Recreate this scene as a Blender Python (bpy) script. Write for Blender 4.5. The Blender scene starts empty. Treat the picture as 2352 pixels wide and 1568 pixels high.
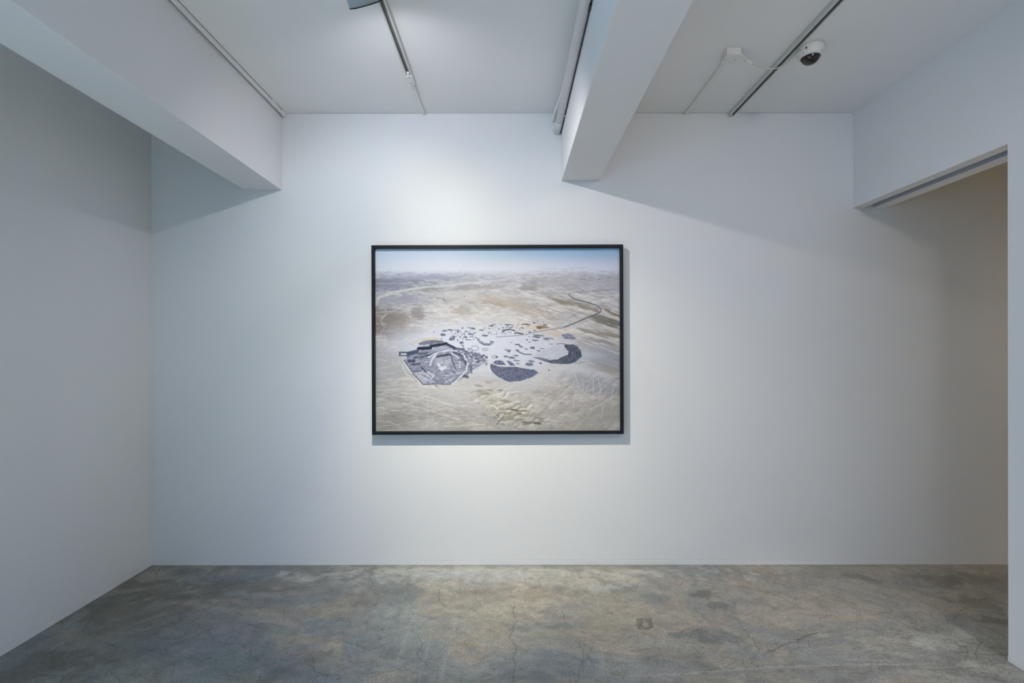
import bpy, bmesh, math, random
import numpy as np
from mathutils import Vector, Matrix

# ------------------------------------------------------------------ camera, world, lights, exposure
U = 1.45 / 494.0                 # metres per photo pixel on the plane of the picture wall
D = 3.30                         # distance from the camera to the picture wall
EYE = 1.45
VX, VY = 1172.0, 803.0
COL = bpy.context.scene.collection
sc = bpy.context.scene

cam_d = bpy.data.cameras.new('camera')
cam_d.sensor_width = 36.0
cam_d.lens = 36.0 * (D / U) / 2352.0
cam_d.shift_x = (1176.0 - VX) / 2352.0
cam_d.shift_y = (VY - 784.0) / 2352.0
cam_d.clip_start = 0.02
cam = bpy.data.objects.new('camera', cam_d)
COL.objects.link(cam)
cam.location = (0, 0, EYE)
cam.rotation_euler = (math.radians(90), 0, 0)
cam.rotation_euler.rotate_axis('Z', math.radians(-0.07))
sc.camera = cam

w = bpy.data.worlds.new('world')
sc.world = w
w.use_nodes = True
w.node_tree.nodes['Background'].inputs[0].default_value = (0.55, 0.70, 0.95, 1)
w.node_tree.nodes['Background'].inputs[1].default_value = 1.0
sc.view_settings.view_transform = 'Standard'
sc.view_settings.look = 'None'
sc.view_settings.gamma = 1.0
sc.view_settings.exposure = 0.0
sc.view_settings.use_curve_mapping = False


def area_light(name, loc, target, sx, sy, power, color, spread=180):
    l = bpy.data.lights.new(name, 'AREA')
    l.shape = 'RECTANGLE'; l.size = sx; l.size_y = sy
    l.energy = power; l.color = color
    l.spread = math.radians(spread)
    o = bpy.data.objects.new(name, l)
    COL.objects.link(o)
    o.location = loc
    o.rotation_euler = (Vector(target) - Vector(loc)).to_track_quat('-Z', 'Y').to_euler()
    return o


def spot_light(name, loc, target, power, color, size, blend, radius):
    l = bpy.data.lights.new(name, 'SPOT')
    l.energy = power; l.color = color
    l.spot_size = math.radians(size); l.spot_blend = blend
    l.shadow_soft_size = radius
    o = bpy.data.objects.new(name, l)
    COL.objects.link(o)
    o.location = loc
    o.rotation_euler = (Vector(target) - Vector(loc)).to_track_quat('-Z', 'Y').to_euler()
    return o


def wp(px, py, y=D):
    """point on the plane at distance y whose picture-wall projection units are px, py"""
    return Vector(((px - VX) * U, y, EYE + (VY - py) * U))


HEAD = Vector(((973 - VX) * U, 2.00, EYE + (VY - 322) * U))      # mouth of the spotlight
AIM = wp(1165, 1150)
AX = (wp(1110, 800) - HEAD).normalized()                         # axis of the lamp body; its reflector throws lower
# daylight from the glazed front of the gallery, behind the camera
area_light('daylight_window', (-1.4, -4.4, 1.6), (-0.5, 3.3, 1.45), 1.4, 2.3, 4.0, (0.85, 0.95, 1.0))
# unseen fill lamps added over wall and floor; their bounce fills the room
spot_light('fill_wall_left', (-1.2, -1.2, 2.85), (-2.42, -1.2, 1.9), 1230.0, (0.37, 0.64, 1.0), 120, 1.0, 0.05)
spot_light('fill_floor_cool', (-1.5, -0.9, 2.85), (-1.5, -0.9, 0), 1920.0, (0.45, 0.96, 1.0), 100, 1.0, 0.05)
spot_light('fill_floor_warm', (-0.3, 0.2, 2.85), (-0.3, 0.2, 0), 1800.0, (1.0, 0.60, 0.46), 60, 1.0, 0.05)
# rear spot inferred from the jamb shadow; unseen fill added for the right wall
spot_light('track_spot_rear', (1.85, -3.3, 2.90), (1.85, 0.95, 0.0), 1150.0, (1.0, 0.93, 0.84), 24, 1.0, 0.04)
spot_light('fill_wall_right', (1.485, 0.8, 2.85), wp(1650, 700), 35.0, (1.0, 0.86, 0.79), 90, 1.0, 0.10)
# the picture light: a wide-throw reflector lamp, its lobes aimed low on the wall, and its spill


def lobe(tag_, px, py, power, color, size, blend=1.0):
    spot_light('picture_spot_' + tag_, HEAD + AX * 0.012, wp(px, py), power, color, size, blend, 0.016)


lobe('core', 1165, 1150, 32, (1.0, 0.88, 0.10), 72)
lobe('low', 1150, 1300, 112, (1.0, 0.94, 0.62), 60)
lobe('deep', 1150, 1600, 40, (0.1, 0.1, 1.0), 80)
lobe('low_right', 1500, 1300, 90, (1.0, 0.85, 0.66), 70)
lobe('low_left', 850, 1200, 46, (1.0, 0.93, 0.84), 60)
lobe('right', 1300, 900, 32.5, (1.0, 0.94, 0.82), 100)
lobe('far_right', 1600, 800, 15.5, (1.0, 0.83, 0.78), 70)
lobe('left', 850, 600, 19, (0.96, 1.0, 1.0), 80)
lobe('far_left', 650, 900, 9.5, (1.0, 0.85, 0.35), 60)
lobe('upper', 1010, 500, 8, (1.0, 0.75, 0.3), 50)
lobe('spill', 1000, 680, 21, (0.96, 0.94, 1.0), 152, 0.75)
# lamp of the side room behind the doorway, and an added warm fill
spot_light('side_room_lamp', (4.5, 1.9, 2.3), (3.9, 3.3, 0.5), 16.0, (1.0, 0.98, 0.84), 120, 1.0, 0.08)
spot_light('side_room_fill', (4.6, 2.4, 2.0), (5.2, 2.6, 1.0), 75.0, (1.0, 0.65, 0.28), 150, 1.0, 0.08)

# ------------------------------------------------------------------ helpers


def lin(c):
    def f(v):
        v = v / 255.0
        return v / 12.92 if v <= 0.04045 else ((v + 0.055) / 1.055) ** 2.4
    return tuple(f(v) for v in c)


def new_mat(name):
    m = bpy.data.materials.new(name)
    m.use_nodes = True
    nt = m.node_tree
    return m, nt, nt.nodes['Principled BSDF']


def mat(name, rgb, rough=0.5, metal=0.0, spec=0.5, noise=0.0, nscale=8.0, bump=0.0, bscale=60.0):
    """paint / plastic / metal with a faint uneven tone and surface relief"""
    m, nt, b = new_mat(name)
    b.inputs['Roughness'].default_value = rough
    b.inputs['Metallic'].default_value = metal
    b.inputs['Specular IOR Level'].default_value = spec
    tc = nt.nodes.new('ShaderNodeTexCoord')
    n = nt.nodes.new('ShaderNodeTexNoise')
    n.inputs['Scale'].default_value = nscale
    n.inputs['Detail'].default_value = 5
    nt.links.new(tc.outputs['Object'], n.inputs['Vector'])
    r = nt.nodes.new('ShaderNodeMapRange')
    r.inputs['From Min'].default_value = 0.3; r.inputs['From Max'].default_value = 0.7
    r.inputs['To Min'].default_value = 1 - noise; r.inputs['To Max'].default_value = 1 + noise
    nt.links.new(n.outputs['Fac'], r.inputs['Value'])
    v = nt.nodes.new('ShaderNodeVectorMath'); v.operation = 'SCALE'
    v.inputs[0].default_value = rgb
    nt.links.new(r.outputs['Result'], v.inputs['Scale'])
    nt.links.new(v.outputs['Vector'], b.inputs['Base Color'])
    if bump:
        n2 = nt.nodes.new('ShaderNodeTexNoise')
        n2.inputs['Scale'].default_value = bscale
        n2.inputs['Detail'].default_value = 4
        nt.links.new(tc.outputs['Object'], n2.inputs['Vector'])
        bp = nt.nodes.new('ShaderNodeBump')
        bp.inputs['Strength'].default_value = bump
        bp.inputs['Distance'].default_value = 0.002
        nt.links.new(n2.outputs['Fac'], bp.inputs['Height'])
        nt.links.new(bp.outputs['Normal'], b.inputs['Normal'])
    return m


M_WALL = mat('wall_paint', (0.79, 0.80, 0.81), 0.75, spec=0.25, noise=0.012, nscale=1.7, bump=0.12, bscale=45)
M_CEIL = mat('ceiling_paint', (0.84, 0.845, 0.85), 0.8, spec=0.2, noise=0.015, nscale=2.2, bump=0.15, bscale=30)
M_BEAM = mat('beam_paint', (0.79, 0.795, 0.81), 0.75, spec=0.25, noise=0.012, nscale=2.0, bump=0.10, bscale=40)
M_BASE = mat('baseboard_paint', (0.80, 0.81, 0.82), 0.45, spec=0.4, noise=0.02, nscale=6)
M_PVC = mat('white_plastic', (0.78, 0.78, 0.77), 0.4, noise=0.015, nscale=12)
M_PIPE = mat('painted_pipe', (0.76, 0.77, 0.78), 0.5, noise=0.03, nscale=9, bump=0.2, bscale=80)
M_TRACK = mat('track_grey', (0.60, 0.62, 0.60), 0.42, spec=0.5, noise=0.02, nscale=10)
M_SLOT = mat('track_slot_dark', (0.20, 0.20, 0.19), 0.5, noise=0.1, nscale=20)
M_HEAD = mat('lamp_silver', (0.50, 0.59, 0.66), 0.38, metal=0.15, noise=0.02, nscale=9)
M_BLACK = mat('black_plastic', (0.012, 0.013, 0.015), 0.45, noise=0.1, nscale=20)
M_SHADOW = mat('shadow_line_dark', (0.03, 0.03, 0.032), 0.9)  # dark colour standing in for the shadow line above the left trunking
M_SCREW = mat('screw_grey', (0.12, 0.12, 0.13), 0.45, metal=0.5)
M_FRAME = mat('black_lacquered_wood', (0.008, 0.0095, 0.012), 0.5, spec=0.22, noise=0.15, nscale=30, bump=0.15, bscale=120)
M_CAM = mat('camera_shell', (0.72, 0.72, 0.72), 0.35, noise=0.01)
M_DOME = mat('smoked_dome', (0.006, 0.006, 0.008), 0.06, spec=0.7)
M_LENS = mat('lens_grey', (0.2, 0.2, 0.22), 0.2)
M_GROOVE = mat('door_track_metal', (0.42, 0.46, 0.52), 0.5, metal=0.2, noise=0.02)
M_CABLE = mat('white_cable', (0.62, 0.61, 0.57), 0.5, noise=0.02, nscale=15)


def link(name, me, m, parent=None, smooth=False, **props):
    o = bpy.data.objects.new(name, me)
    COL.objects.link(o)
    if m is not None and len(me.materials) == 0:
        me.materials.append(m)
    if smooth:
        for p in me.polygons: p.use_smooth = True
    if parent is not None:
        o.parent = parent
        o.matrix_parent_inverse = Matrix.Identity(4)
    for k, v in props.items(): o[k] = v
    return o


def obj(name, bm, m, parent=None, bevel=0.0, smooth=False, **props):
    me = bpy.data.meshes.new(name)
    bmesh.ops.recalc_face_normals(bm, faces=bm.faces[:])
    bm.to_mesh(me); bm.free()
    o = link(name, me, m, parent, smooth, **props)
    if bevel:
        md = o.modifiers.new('bevel', 'BEVEL')
        md.width = bevel; md.segments = 2; md.limit_method = 'ANGLE'; md.angle_limit = math.radians(40)
    return o


def thing(name, loc, label, cat, group=None):
    o = bpy.data.objects.new(name, None)
    COL.objects.link(o)
    o.empty_display_size = 0.05
    o.location = loc
    o['label'] = label; o['category'] = cat
    if group: o['group'] = group
    return o


def box(bm, x0, x1, y0, y1, z0, z1, off=(0, 0, 0)):
    r = bmesh.ops.create_cube(bm, size=1.0)
    for v in r['verts']:
        v.co = Vector(((x0 + x1) / 2 + v.co.x * (x1 - x0) - off[0],
                       (y0 + y1) / 2 + v.co.y * (y1 - y0) - off[1],
                       (z0 + z1) / 2 + v.co.z * (z1 - z0) - off[2]))
    return bm


def boxm(*a, **k):
    return box(bmesh.new(), *a, **k)


def extrude_profile(bm, prof, y0, y1, off=(0, 0, 0)):
    """closed x-z profile swept along y"""
    a = [bm.verts.new((x - off[0], y0 - off[1], z - off[2])) for x, z in prof]
    b = [bm.verts.new((x - off[0], y1 - off[1], z - off[2])) for x, z in prof]
    n = len(prof)
    for i in range(n):
        bm.faces.new((a[i], a[(i + 1) % n], b[(i + 1) % n], b[i]))
    bm.faces.new(a); bm.faces.new(b[::-1])
    return bm


def tube(bm, pts, r, seg=12, cap=True):
    pts = [Vector(p) for p in pts]
    rings = []
    up = Vector((0, 0, 1))
    for i, p in enumerate(pts):
        t = (pts[min(i + 1, len(pts) - 1)] - pts[max(i - 1, 0)]).normalized()
        s = t.cross(up)
        if s.length < 1e-4: s = Vector((1, 0, 0))
        s.normalize(); n = s.cross(t).normalized()
        rr = r[i] if isinstance(r, (list, tuple)) else r
        rings.append([bm.verts.new(p + (s * math.cos(a) + n * math.sin(a)) * rr)
                      for a in [2 * math.pi * k / seg for k in range(seg)]])
    for a, b in zip(rings, rings[1:]):
        for k in range(seg):
            bm.faces.new((a[k], a[(k + 1) % seg], b[(k + 1) % seg], b[k]))
    if cap:
        bm.faces.new(rings[0][::-1]); bm.faces.new(rings[-1])
    return bm


def lathe(bm, prof, seg=48, mtx=None):
    """prof = (radius, height) pairs, turned about local z"""
    rings = []
    for r, z in prof:
        if r < 1e-6:
            rings.append([bm.verts.new((0, 0, z))])
        else:
            rings.append([bm.verts.new((r * math.cos(2 * math.pi * k / seg), r * math.sin(2 * math.pi * k / seg), z)) for k in range(seg)])
    for a, b in zip(rings, rings[1:]):
        for k in range(seg):
            k2 = (k + 1) % seg
            if len(a) == 1 and len(b) == 1: continue
            if len(a) == 1: bm.faces.new((a[0], b[k2], b[k]))
            elif len(b) == 1: bm.faces.new((a[k], a[k2], b[0]))
            else: bm.faces.new((a[k], a[k2], b[k2], b[k]))
    if mtx is not None:
        bmesh.ops.transform(bm, matrix=mtx, verts=bm.verts[:])
    return bm


def catmull(pts, n=8):
    pts = [Vector(p) for p in pts]
    out = []
    for i in range(len(pts) - 1):
        p0 = pts[max(i - 1, 0)]; p1 = pts[i]; p2 = pts[i + 1]; p3 = pts[min(i + 2, len(pts) - 1)]
        for k in range(n):
            t = k / n
            out.append(0.5 * ((2 * p1) + (p2 - p0) * t + (2 * p0 - 5 * p1 + 4 * p2 - p3) * t * t + (3 * p1 - p0 - 3 * p2 + p3) * t ** 3))
    out.append(pts[-1])
    return out


# ------------------------------------------------------------------ value noise in numpy
rng = np.random.RandomState(7)
_LAT = rng.rand(256, 256)


def vnoise(x, y):
    xi = np.floor(x).astype(np.int64); yi = np.floor(y).astype(np.int64)
    fx = x - xi; fy = y - yi
    fx = fx * fx * (3 - 2 * fx); fy = fy * fy * (3 - 2 * fy)
    a = _LAT[xi & 255, yi & 255]; b = _LAT[(xi + 1) & 255, yi & 255]
    c = _LAT[xi & 255, (yi + 1) & 255]; d = _LAT[(xi + 1) & 255, (yi + 1) & 255]
    return (a * (1 - fx) + b * fx) * (1 - fy) + (c * (1 - fx) + d * fx) * fy


def fbm(x, y, octv=5, seed=0, gain=0.5):
    s = 0.0; amp = 1.0; tot = 0.0
    for o in range(octv):
        s = s + amp * vnoise(x * 2 ** o + 17.3 * (seed + 1) + 5.1 * o, y * 2 ** o + 31.7 * (seed + 1) + 9.7 * o)
        tot += amp; amp *= gain
    return s / tot


def sstep(a, b, x):
    t = np.clip((x - a) / (b - a), 0, 1)
    return t * t * (3 - 2 * t)


# ------------------------------------------------------------------ room shell
ZC = EYE + 543 * U               # ceiling
XL = -824 * U                    # left wall
XR = 788 * U                     # face of the right wall
XR2 = 863 * U                    # its far face
XS = 5.2                         # far wall of the side room
YB = -4.6                        # glazed front behind the camera
YJ = D / 1.4505                  # jamb of the doorway in the right wall
ZD = EYE + 325 * U               # head of the doorway
T = 0.15

# floor: fine grid where the photograph looks, coarse grid elsewhere, one mesh ------------


def floor_pt(px, py):
    k = (py - VY) / 494.0
    return (px - VX) / k * U, D / k


def paint_floor(x, y):
    """base colour of the worn concrete in world coordinates"""
    wx = (fbm(x * 1.3, y * 1.3, 4, 3) - 0.5) * 0.9
    wy = (fbm(x * 1.3, y * 1.3, 4, 4) - 0.5) * 0.9
    X, Y = x + wx, y + wy
    a = fbm(X * 1.5, Y * 2.0, 6, 0, 0.58)
    b = fbm(X * 2.6 + 9, Y * 3.4, 6, 1, 0.6)
    c = fbm(X * 6.0, Y * 8.0, 6, 2, 0.62)
    grey = np.array((0.235, 0.240, 0.232)); tan = np.array((0.312, 0.285, 0.236))
    blue = np.array((0.200, 0.232, 0.243)); dark = np.array((0.130, 0.128, 0.118)); teal = np.array((0.19, 0.225, 0.215))
    col = np.ones(x.shape + (3,)) * grey

    def mixin(m, cc):
        nonlocal col
        m = np.clip(m, 0, 1)[..., None]
        col = col * (1 - m) + np.array(cc) * m
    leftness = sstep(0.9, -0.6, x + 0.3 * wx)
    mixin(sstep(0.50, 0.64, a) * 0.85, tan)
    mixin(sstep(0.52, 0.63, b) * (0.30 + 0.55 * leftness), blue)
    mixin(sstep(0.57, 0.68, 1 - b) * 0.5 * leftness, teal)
    mixin(sstep(0.54, 0.68, 1 - a + 0.25 * (c - 0.5)) * 0.40, dark)
    # hand placed patches: (px, py, rx, ry, colour, strength, tilt) on the floor, converted to metres
    P = [
        (430, 1350, 230, 26, (0.165, 0.150, 0.125), .75), (300, 1410, 150, 40, (0.15, 0.140, 0.12), .75),
        (120, 1530, 160, 40, (0.15, 0.145, 0.125), .7), (420, 1310, 130, 12, (0.125, 0.150, 0.155), .8),
        (330, 1440, 120, 14, (0.22, 0.215, 0.205), .4), (470, 1480, 150, 34, (0.185, 0.20, 0.225), .7),
        (270, 1540, 60, 20, (0.22, 0.25, 0.27), .6), (560, 1385, 90, 16, (0.25, 0.225, 0.185), .55),
        (640, 1320, 130, 14, (0.22, 0.245, 0.27), .6), (690, 1375, 80, 22, (0.20, 0.235, 0.26), .7),
        (520, 1520, 130, 34, (0.165, 0.215, 0.195), .7), (620, 1450, 100, 34, (0.165, 0.205, 0.195), .6),
        (760, 1400, 60, 22, (0.345, 0.30, 0.235), .8), (660, 1340, 60, 12, (0.30, 0.26, 0.205), .6),
        (700, 1470, 80, 16, (0.345, 0.30, 0.23), .7), (600, 1560, 110, 16, (0.30, 0.275, 0.205), .7),
        (740, 1490, 45, 30, (0.38, 0.33, 0.255), .7), (650, 1545, 60, 20, (0.13, 0.135, 0.13), .6),
        (725, 1505, 28, 18, (0.12, 0.12, 0.115), .6), (880, 1545, 90, 34, (0.38, 0.34, 0.27), .7),
        (815, 1385, 70, 12, (0.17, 0.165, 0.15), .55), (900, 1400, 70, 20, (0.25, 0.31, 0.34), .65),
        (950, 1480, 110, 50, (0.245, 0.285, 0.30), .55), (1050, 1530, 130, 50, (0.225, 0.255, 0.265), .7),
        (980, 1345, 90, 12, (0.36, 0.31, 0.24), .6), (1100, 1345, 200, 14, (0.42, 0.38, 0.31), .55),
        (1190, 1400, 140, 30, (0.40, 0.36, 0.29), .6), (1240, 1360, 70, 16, (0.42, 0.35, 0.26), .7),
        (1120, 1340, 60, 10, (0.26, 0.29, 0.33), .6), (1240, 1305, 50, 8, (0.33, 0.38, 0.40), .6),
        (1410, 1345, 60, 10, (0.35, 0.40, 0.43), .7), (1350, 1320, 120, 10, (0.40, 0.37, 0.32), .5),
        (1160, 1470, 90, 30, (0.33, 0.315, 0.27), .5), (1300, 1432, 50, 8, (0.15, 0.175, 0.19), .75),
        (1500, 1375, 60, 20, (0.155, 0.18, 0.21), .8), (1610, 1365, 40, 9, (0.13, 0.125, 0.115), .8),
        (1660, 1388, 40, 9, (0.125, 0.13, 0.135), .8), (1420, 1365, 40, 14, (0.22, 0.20, 0.17), .5),
        (1620, 1460, 120, 16, (0.150, 0.165, 0.185), .8), (1560, 1405, 60, 16, (0.30, 0.30, 0.27), .5),
        (1650, 1315, 110, 14, (0.17, 0.19, 0.21), .6), (1250, 1520, 110, 34, (0.185, 0.215, 0.245), .8),
        (1240, 1560, 60, 14, (0.13, 0.16, 0.19), .7), (1180, 1440, 80, 16, (0.21, 0.235, 0.25), .6),
        (1405, 1510, 22, 14, (0.13, 0.125, 0.11), .8), (1420, 1545, 34, 16, (0.17, 0.165, 0.14), .7),
        (1730, 1500, 80, 16, (0.20, 0.235, 0.255), .6), (1660, 1540, 120, 16, (0.19, 0.20, 0.20), .5),
        (1740, 1430, 80, 14, (0.23, 0.22, 0.225), .4), (1880, 1430, 200, 40, (0.31, 0.29, 0.25), .5),
        (2020, 1470, 150, 36, (0.34, 0.315, 0.27), .6), (1960, 1540, 150, 20, (0.24, 0.23, 0.21), .5),
        (1890, 1345, 110, 12, (0.285, 0.285, 0.27), .5), (2140, 1475, 70, 22, (0.37, 0.385, 0.375), .75),
        (2060, 1390, 110, 18, (0.30, 0.305, 0.29), .5), (2200, 1460, 60, 24, (0.40, 0.41, 0.40), .5),
        (2220, 1330, 110, 12, (0.16, 0.148, 0.13), .7), (2110, 1325, 90, 8, (0.15, 0.14, 0.125), .6),
        (2255, 1390, 70, 24, (0.15, 0.14, 0.125), .7), (2260, 1420, 40, 10, (0.11, 0.105, 0.095), .6),
        (2195, 1462, 26, 10, (0.15, 0.15, 0.14), .6), (1960, 1330, 60, 9, (0.17, 0.16, 0.145), .6),
        (2280, 1540, 80, 30, (0.40, 0.385, 0.34), .6), (2150, 1550, 90, 20, (0.41, 0.385, 0.33), .5),
        (1150, 1311, 420, 16, (0.62, 0.60, 0.55), .8), (1310, 1332, 240, 20, (0.56, 0.52, 0.45), .7), (940, 1328, 240, 18, (0.49, 0.50, 0.48), .65),  # pale residue, lightened further to paint the bright strip along the wall base
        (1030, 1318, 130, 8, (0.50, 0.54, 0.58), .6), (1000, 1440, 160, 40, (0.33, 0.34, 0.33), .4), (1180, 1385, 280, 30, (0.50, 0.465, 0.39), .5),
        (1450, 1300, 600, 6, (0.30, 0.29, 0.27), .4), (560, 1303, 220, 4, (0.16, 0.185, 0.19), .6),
    ]
    c14 = fbm(x * 16, y * 18, 4, 8, 0.6)
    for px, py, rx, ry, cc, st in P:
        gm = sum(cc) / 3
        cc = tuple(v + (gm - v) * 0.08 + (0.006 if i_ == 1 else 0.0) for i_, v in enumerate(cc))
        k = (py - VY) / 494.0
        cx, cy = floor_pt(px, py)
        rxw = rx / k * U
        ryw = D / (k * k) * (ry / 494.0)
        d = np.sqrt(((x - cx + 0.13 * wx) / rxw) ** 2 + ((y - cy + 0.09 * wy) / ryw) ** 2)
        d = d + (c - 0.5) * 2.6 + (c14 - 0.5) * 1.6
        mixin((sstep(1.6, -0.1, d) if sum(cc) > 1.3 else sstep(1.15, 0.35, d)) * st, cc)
    # trowel arcs and scuffs
    f = fbm(x * 26 + wx * 8, y * 30 + wy * 8, 4, 5, 0.6)
    col *= (1 + (f - 0.5) * 0.62)[..., None]
    col *= (1 + (c - 0.5) * 0.62)[..., None]
    swirl = fbm((x * 0.35 + y * 0.9) * 30 + wx * 10, (x * 0.9 - y * 0.35) * 3.0, 3, 11)
    col *= (1 + (sstep(0.60, 0.75, swirl) - sstep(0.60, 0.75, 1 - swirl)) * 0.07)[..., None]

    def stroke(pts, wpx, fac, jit=0.01, tone=None):
        """worn line or crack through photo points, width in metres"""
        nonlocal col
        q = [floor_pt(*p) for p in pts]
        fine = [q[0]]
        rs = random.Random(int(pts[0][0] * 7 + pts[0][1]))
        for (x0, y0), (x1, y1) in zip(q, q[1:]):
            L = math.hypot(x1 - x0, y1 - y0); n = max(1, int(L / 0.025))
            for i in range(1, n + 1):
                t = i / n
                fine.append((x0 + (x1 - x0) * t + rs.uniform(-jit, jit), y0 + (y1 - y0) * t + rs.uniform(-jit, jit)))
        for (x0, y0), (x1, y1) in zip(fine, fine[1:]):
            pad = wpx * 3
            sel = np.where((x > min(x0, x1) - pad) & (x < max(x0, x1) + pad) & (y > min(y0, y1) - pad) & (y < max(y0, y1) + pad))
            if len(sel[0]) == 0: continue
            xx, yy = x[sel], y[sel]
            dx, dy = x1 - x0, y1 - y0
            t = np.clip(((xx - x0) * dx + (yy - y0) * dy) / (dx * dx + dy * dy + 1e-12), 0, 1)
            dd = np.hypot(xx - x0 - t * dx, yy - y0 - t * dy)
            m = np.exp(-(dd / wpx) ** 2)
            if fac < 1: col[sel] = col[sel] * (1 - (1 - fac) * m)[..., None]
            else: col[sel] = col[sel] + (np.array(tone or (0.5, 0.5, 0.48)) - col[sel]) * ((fac - 1) * m)[..., None]
    # hairline cracks traced on the floor
    CR = [
        ([(1184, 1388), (1178, 1410), (1186, 1424), (1180, 1440), (1172, 1462), (1184, 1490), (1178, 1510), (1184, 1535), (1180, 1568)], .0024, .55),
        ([(1290, 1400), (1296, 1430)], .003, .7),
        ([(1015, 1345), (1002, 1370), (1025, 1395), (990, 1400)], .003, .72), ([(850, 1325), (858, 1345)], .003, .7),
        ([(945, 1440), (968, 1470), (960, 1510), (985, 1530)], .003, .75),
        ([(1680, 1345), (1720, 1350), (1790, 1370), (1850, 1400)], .003, .72), ([(1832, 1388), (1870, 1374), (1920, 1388)], .003, .74),
        ([(1758, 1500), (1800, 1480), (1850, 1465), (1872, 1455)], .0045, .6), ([(1690, 1420), (1720, 1460), (1745, 1500), (1760, 1510)], .003, .75),
        ([(1880, 1425), (1908, 1410), (1930, 1425)], .003, .72), ([(1870, 1455), (1910, 1450)], .003, .7),
        ([(1560, 1530), (1620, 1545), (1690, 1520)], .003, .78), ([(1590, 1395), (1630, 1430)], .003, .8),
        ([(2040, 1420), (2100, 1445), (2140, 1460)], .003, .75), ([(2175, 1380), (2230, 1420)], .003, .75),
        ([(2200, 1500), (2310, 1505)], .003, .65), ([(2240, 1430), (2312, 1465)], .003, .7),
        ([(1330, 1470), (1340, 1520), (1325, 1568)], .003, .78), ([(1345, 1500), (1365, 1530)], .003, .8),
        ([(700, 1520), (735, 1545), (770, 1550)], .003, .75), ([(500, 1540), (560, 1560)], .003, .75),
        ([(560, 1438), (600, 1430), (640, 1436)], .003, .8), ([(355, 1318), (365, 1304)], .004, .55),
        ([(790, 1470), (850, 1490), (900, 1475)], .003, .8), ([(870, 1545), (910, 1535), (960, 1545)], .003, .75),
    ]
    for p, wd, fc in CR: stroke(p, wd, fc * .85)
    # fine net of wandering cracks
    rs = random.Random(5)
    for i in range(300):
        px = rs.uniform(100, 2290); py = rs.uniform(1305, 1565)
        a = rs.uniform(0, 6.28); pts = [(px, py)]
        for j in range(rs.randint(2, 5)):
            a += rs.uniform(-0.9, 0.9)
            px += math.cos(a) * rs.uniform(10, 26); py += math.sin(a) * rs.uniform(4, 11)
            pts.append((px, max(1301, min(1600, py))))
        stroke(pts, 0.0024, rs.uniform(0.60, 0.82), 0.006)
    # pale drag marks and old joint line
    for p, wd, fc in [([(1440, 1553), (1600, 1545), (1760, 1533), (1960, 1527), (2160, 1525)], .006, 1.28),
                      ([(1940, 1515), (2060, 1518)], .008, 1.22), ([(900, 1560), (925, 1480), (955, 1400)], .010, 1.10),
                      ([(1010, 1568), (1035, 1470), (1050, 1400)], .012, 1.12), ([(960, 1568), (990, 1450)], .006, 1.10),
                      ([(1600, 1390), (1640, 1400)], .006, 1.1), ([(2110, 1535), (2250, 1530)], .005, 1.2)]:
        stroke(p, wd, fc, 0.004)
    # small pits
    for i in range(240):
        px = rs.uniform(60, 2300); py = rs.uniform(1302, 1566)
        stroke([(px, py), (px + 2.5, py + 0.6)], rs.uniform(0.002, 0.0045), rs.uniform(0.45, 0.75), 0.0)
    # square glue mark by the middle right
    q = [floor_pt(*p) for p in [(1461, 1421), (1496, 1418), (1500, 1440), (1488, 1447), (1464, 1446)]]
    inside = poly_mask(x, y, q)
    hole = poly_mask(x, y, [floor_pt(*p) for p in [(1478, 1424), (1488, 1432), (1490, 1439), (1480, 1441), (1474, 1436)]])
    nz = fbm(x * 60, y * 60, 3, 9)
    m = inside * (1 - hole) * (0.6 + 0.4 * sstep(0.35, 0.55, nz))
    mixin(m * 0.95, (0.125, 0.115, 0.09))
    # the slab is a little paler to the right
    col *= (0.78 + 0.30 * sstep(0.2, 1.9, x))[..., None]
    return np.clip(col, 0.01, 0.9)


def poly_mask(x, y, poly):
    ins = np.zeros(x.shape, bool)
    n = len(poly)
    for i in range(n):
        x0, y0 = poly[i]; x1, y1 = poly[(i + 1) % n]
        if y0 == y1: continue
        c = ((y0 > y) != (y1 > y)) & (x < (x1 - x0) * (y - y0) / (y1 - y0) + x0)
        ins ^= c
    return ins.astype(float)


def grid_mesh(name, patches, painter):
    V = []; F = []; C = []; base = 0
    for xs, ys in patches:
        gx, gy = np.meshgrid(xs, ys)
        nx, ny = len(xs), len(ys)
        V.append(np.stack([gx.ravel(), gy.ravel(), np.zeros(gx.size)], 1))
        c = painter(gx, gy).reshape(-1, 3); C.append(c)
        idx = (np.arange(ny - 1)[:, None] * nx + np.arange(nx - 1)[None, :]).ravel() + base
        F.append(np.stack([idx, idx + 1, idx + 1 + nx, idx + nx], 1))
        base += nx * ny
    V = np.concatenate(V); F = np.concatenate(F); C = np.concatenate(C)
    me = bpy.data.meshes.new(name)
    me.vertices.add(len(V)); me.vertices.foreach_set('co', V.astype(np.float32).ravel())
    me.loops.add(F.size); me.loops.foreach_set('vertex_index', F.astype(np.int32).ravel())
    me.polygons.add(len(F))
    me.polygons.foreach_set('loop_start', np.arange(0, F.size, 4, dtype=np.int32))
    me.update(calc_edges=True)
    at = me.color_attributes.new('paint', 'FLOAT_COLOR', 'POINT')
    at.data.foreach_set('color', np.concatenate([C, np.ones((len(C), 1))], 1).astype(np.float32).ravel())
    return me


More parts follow.
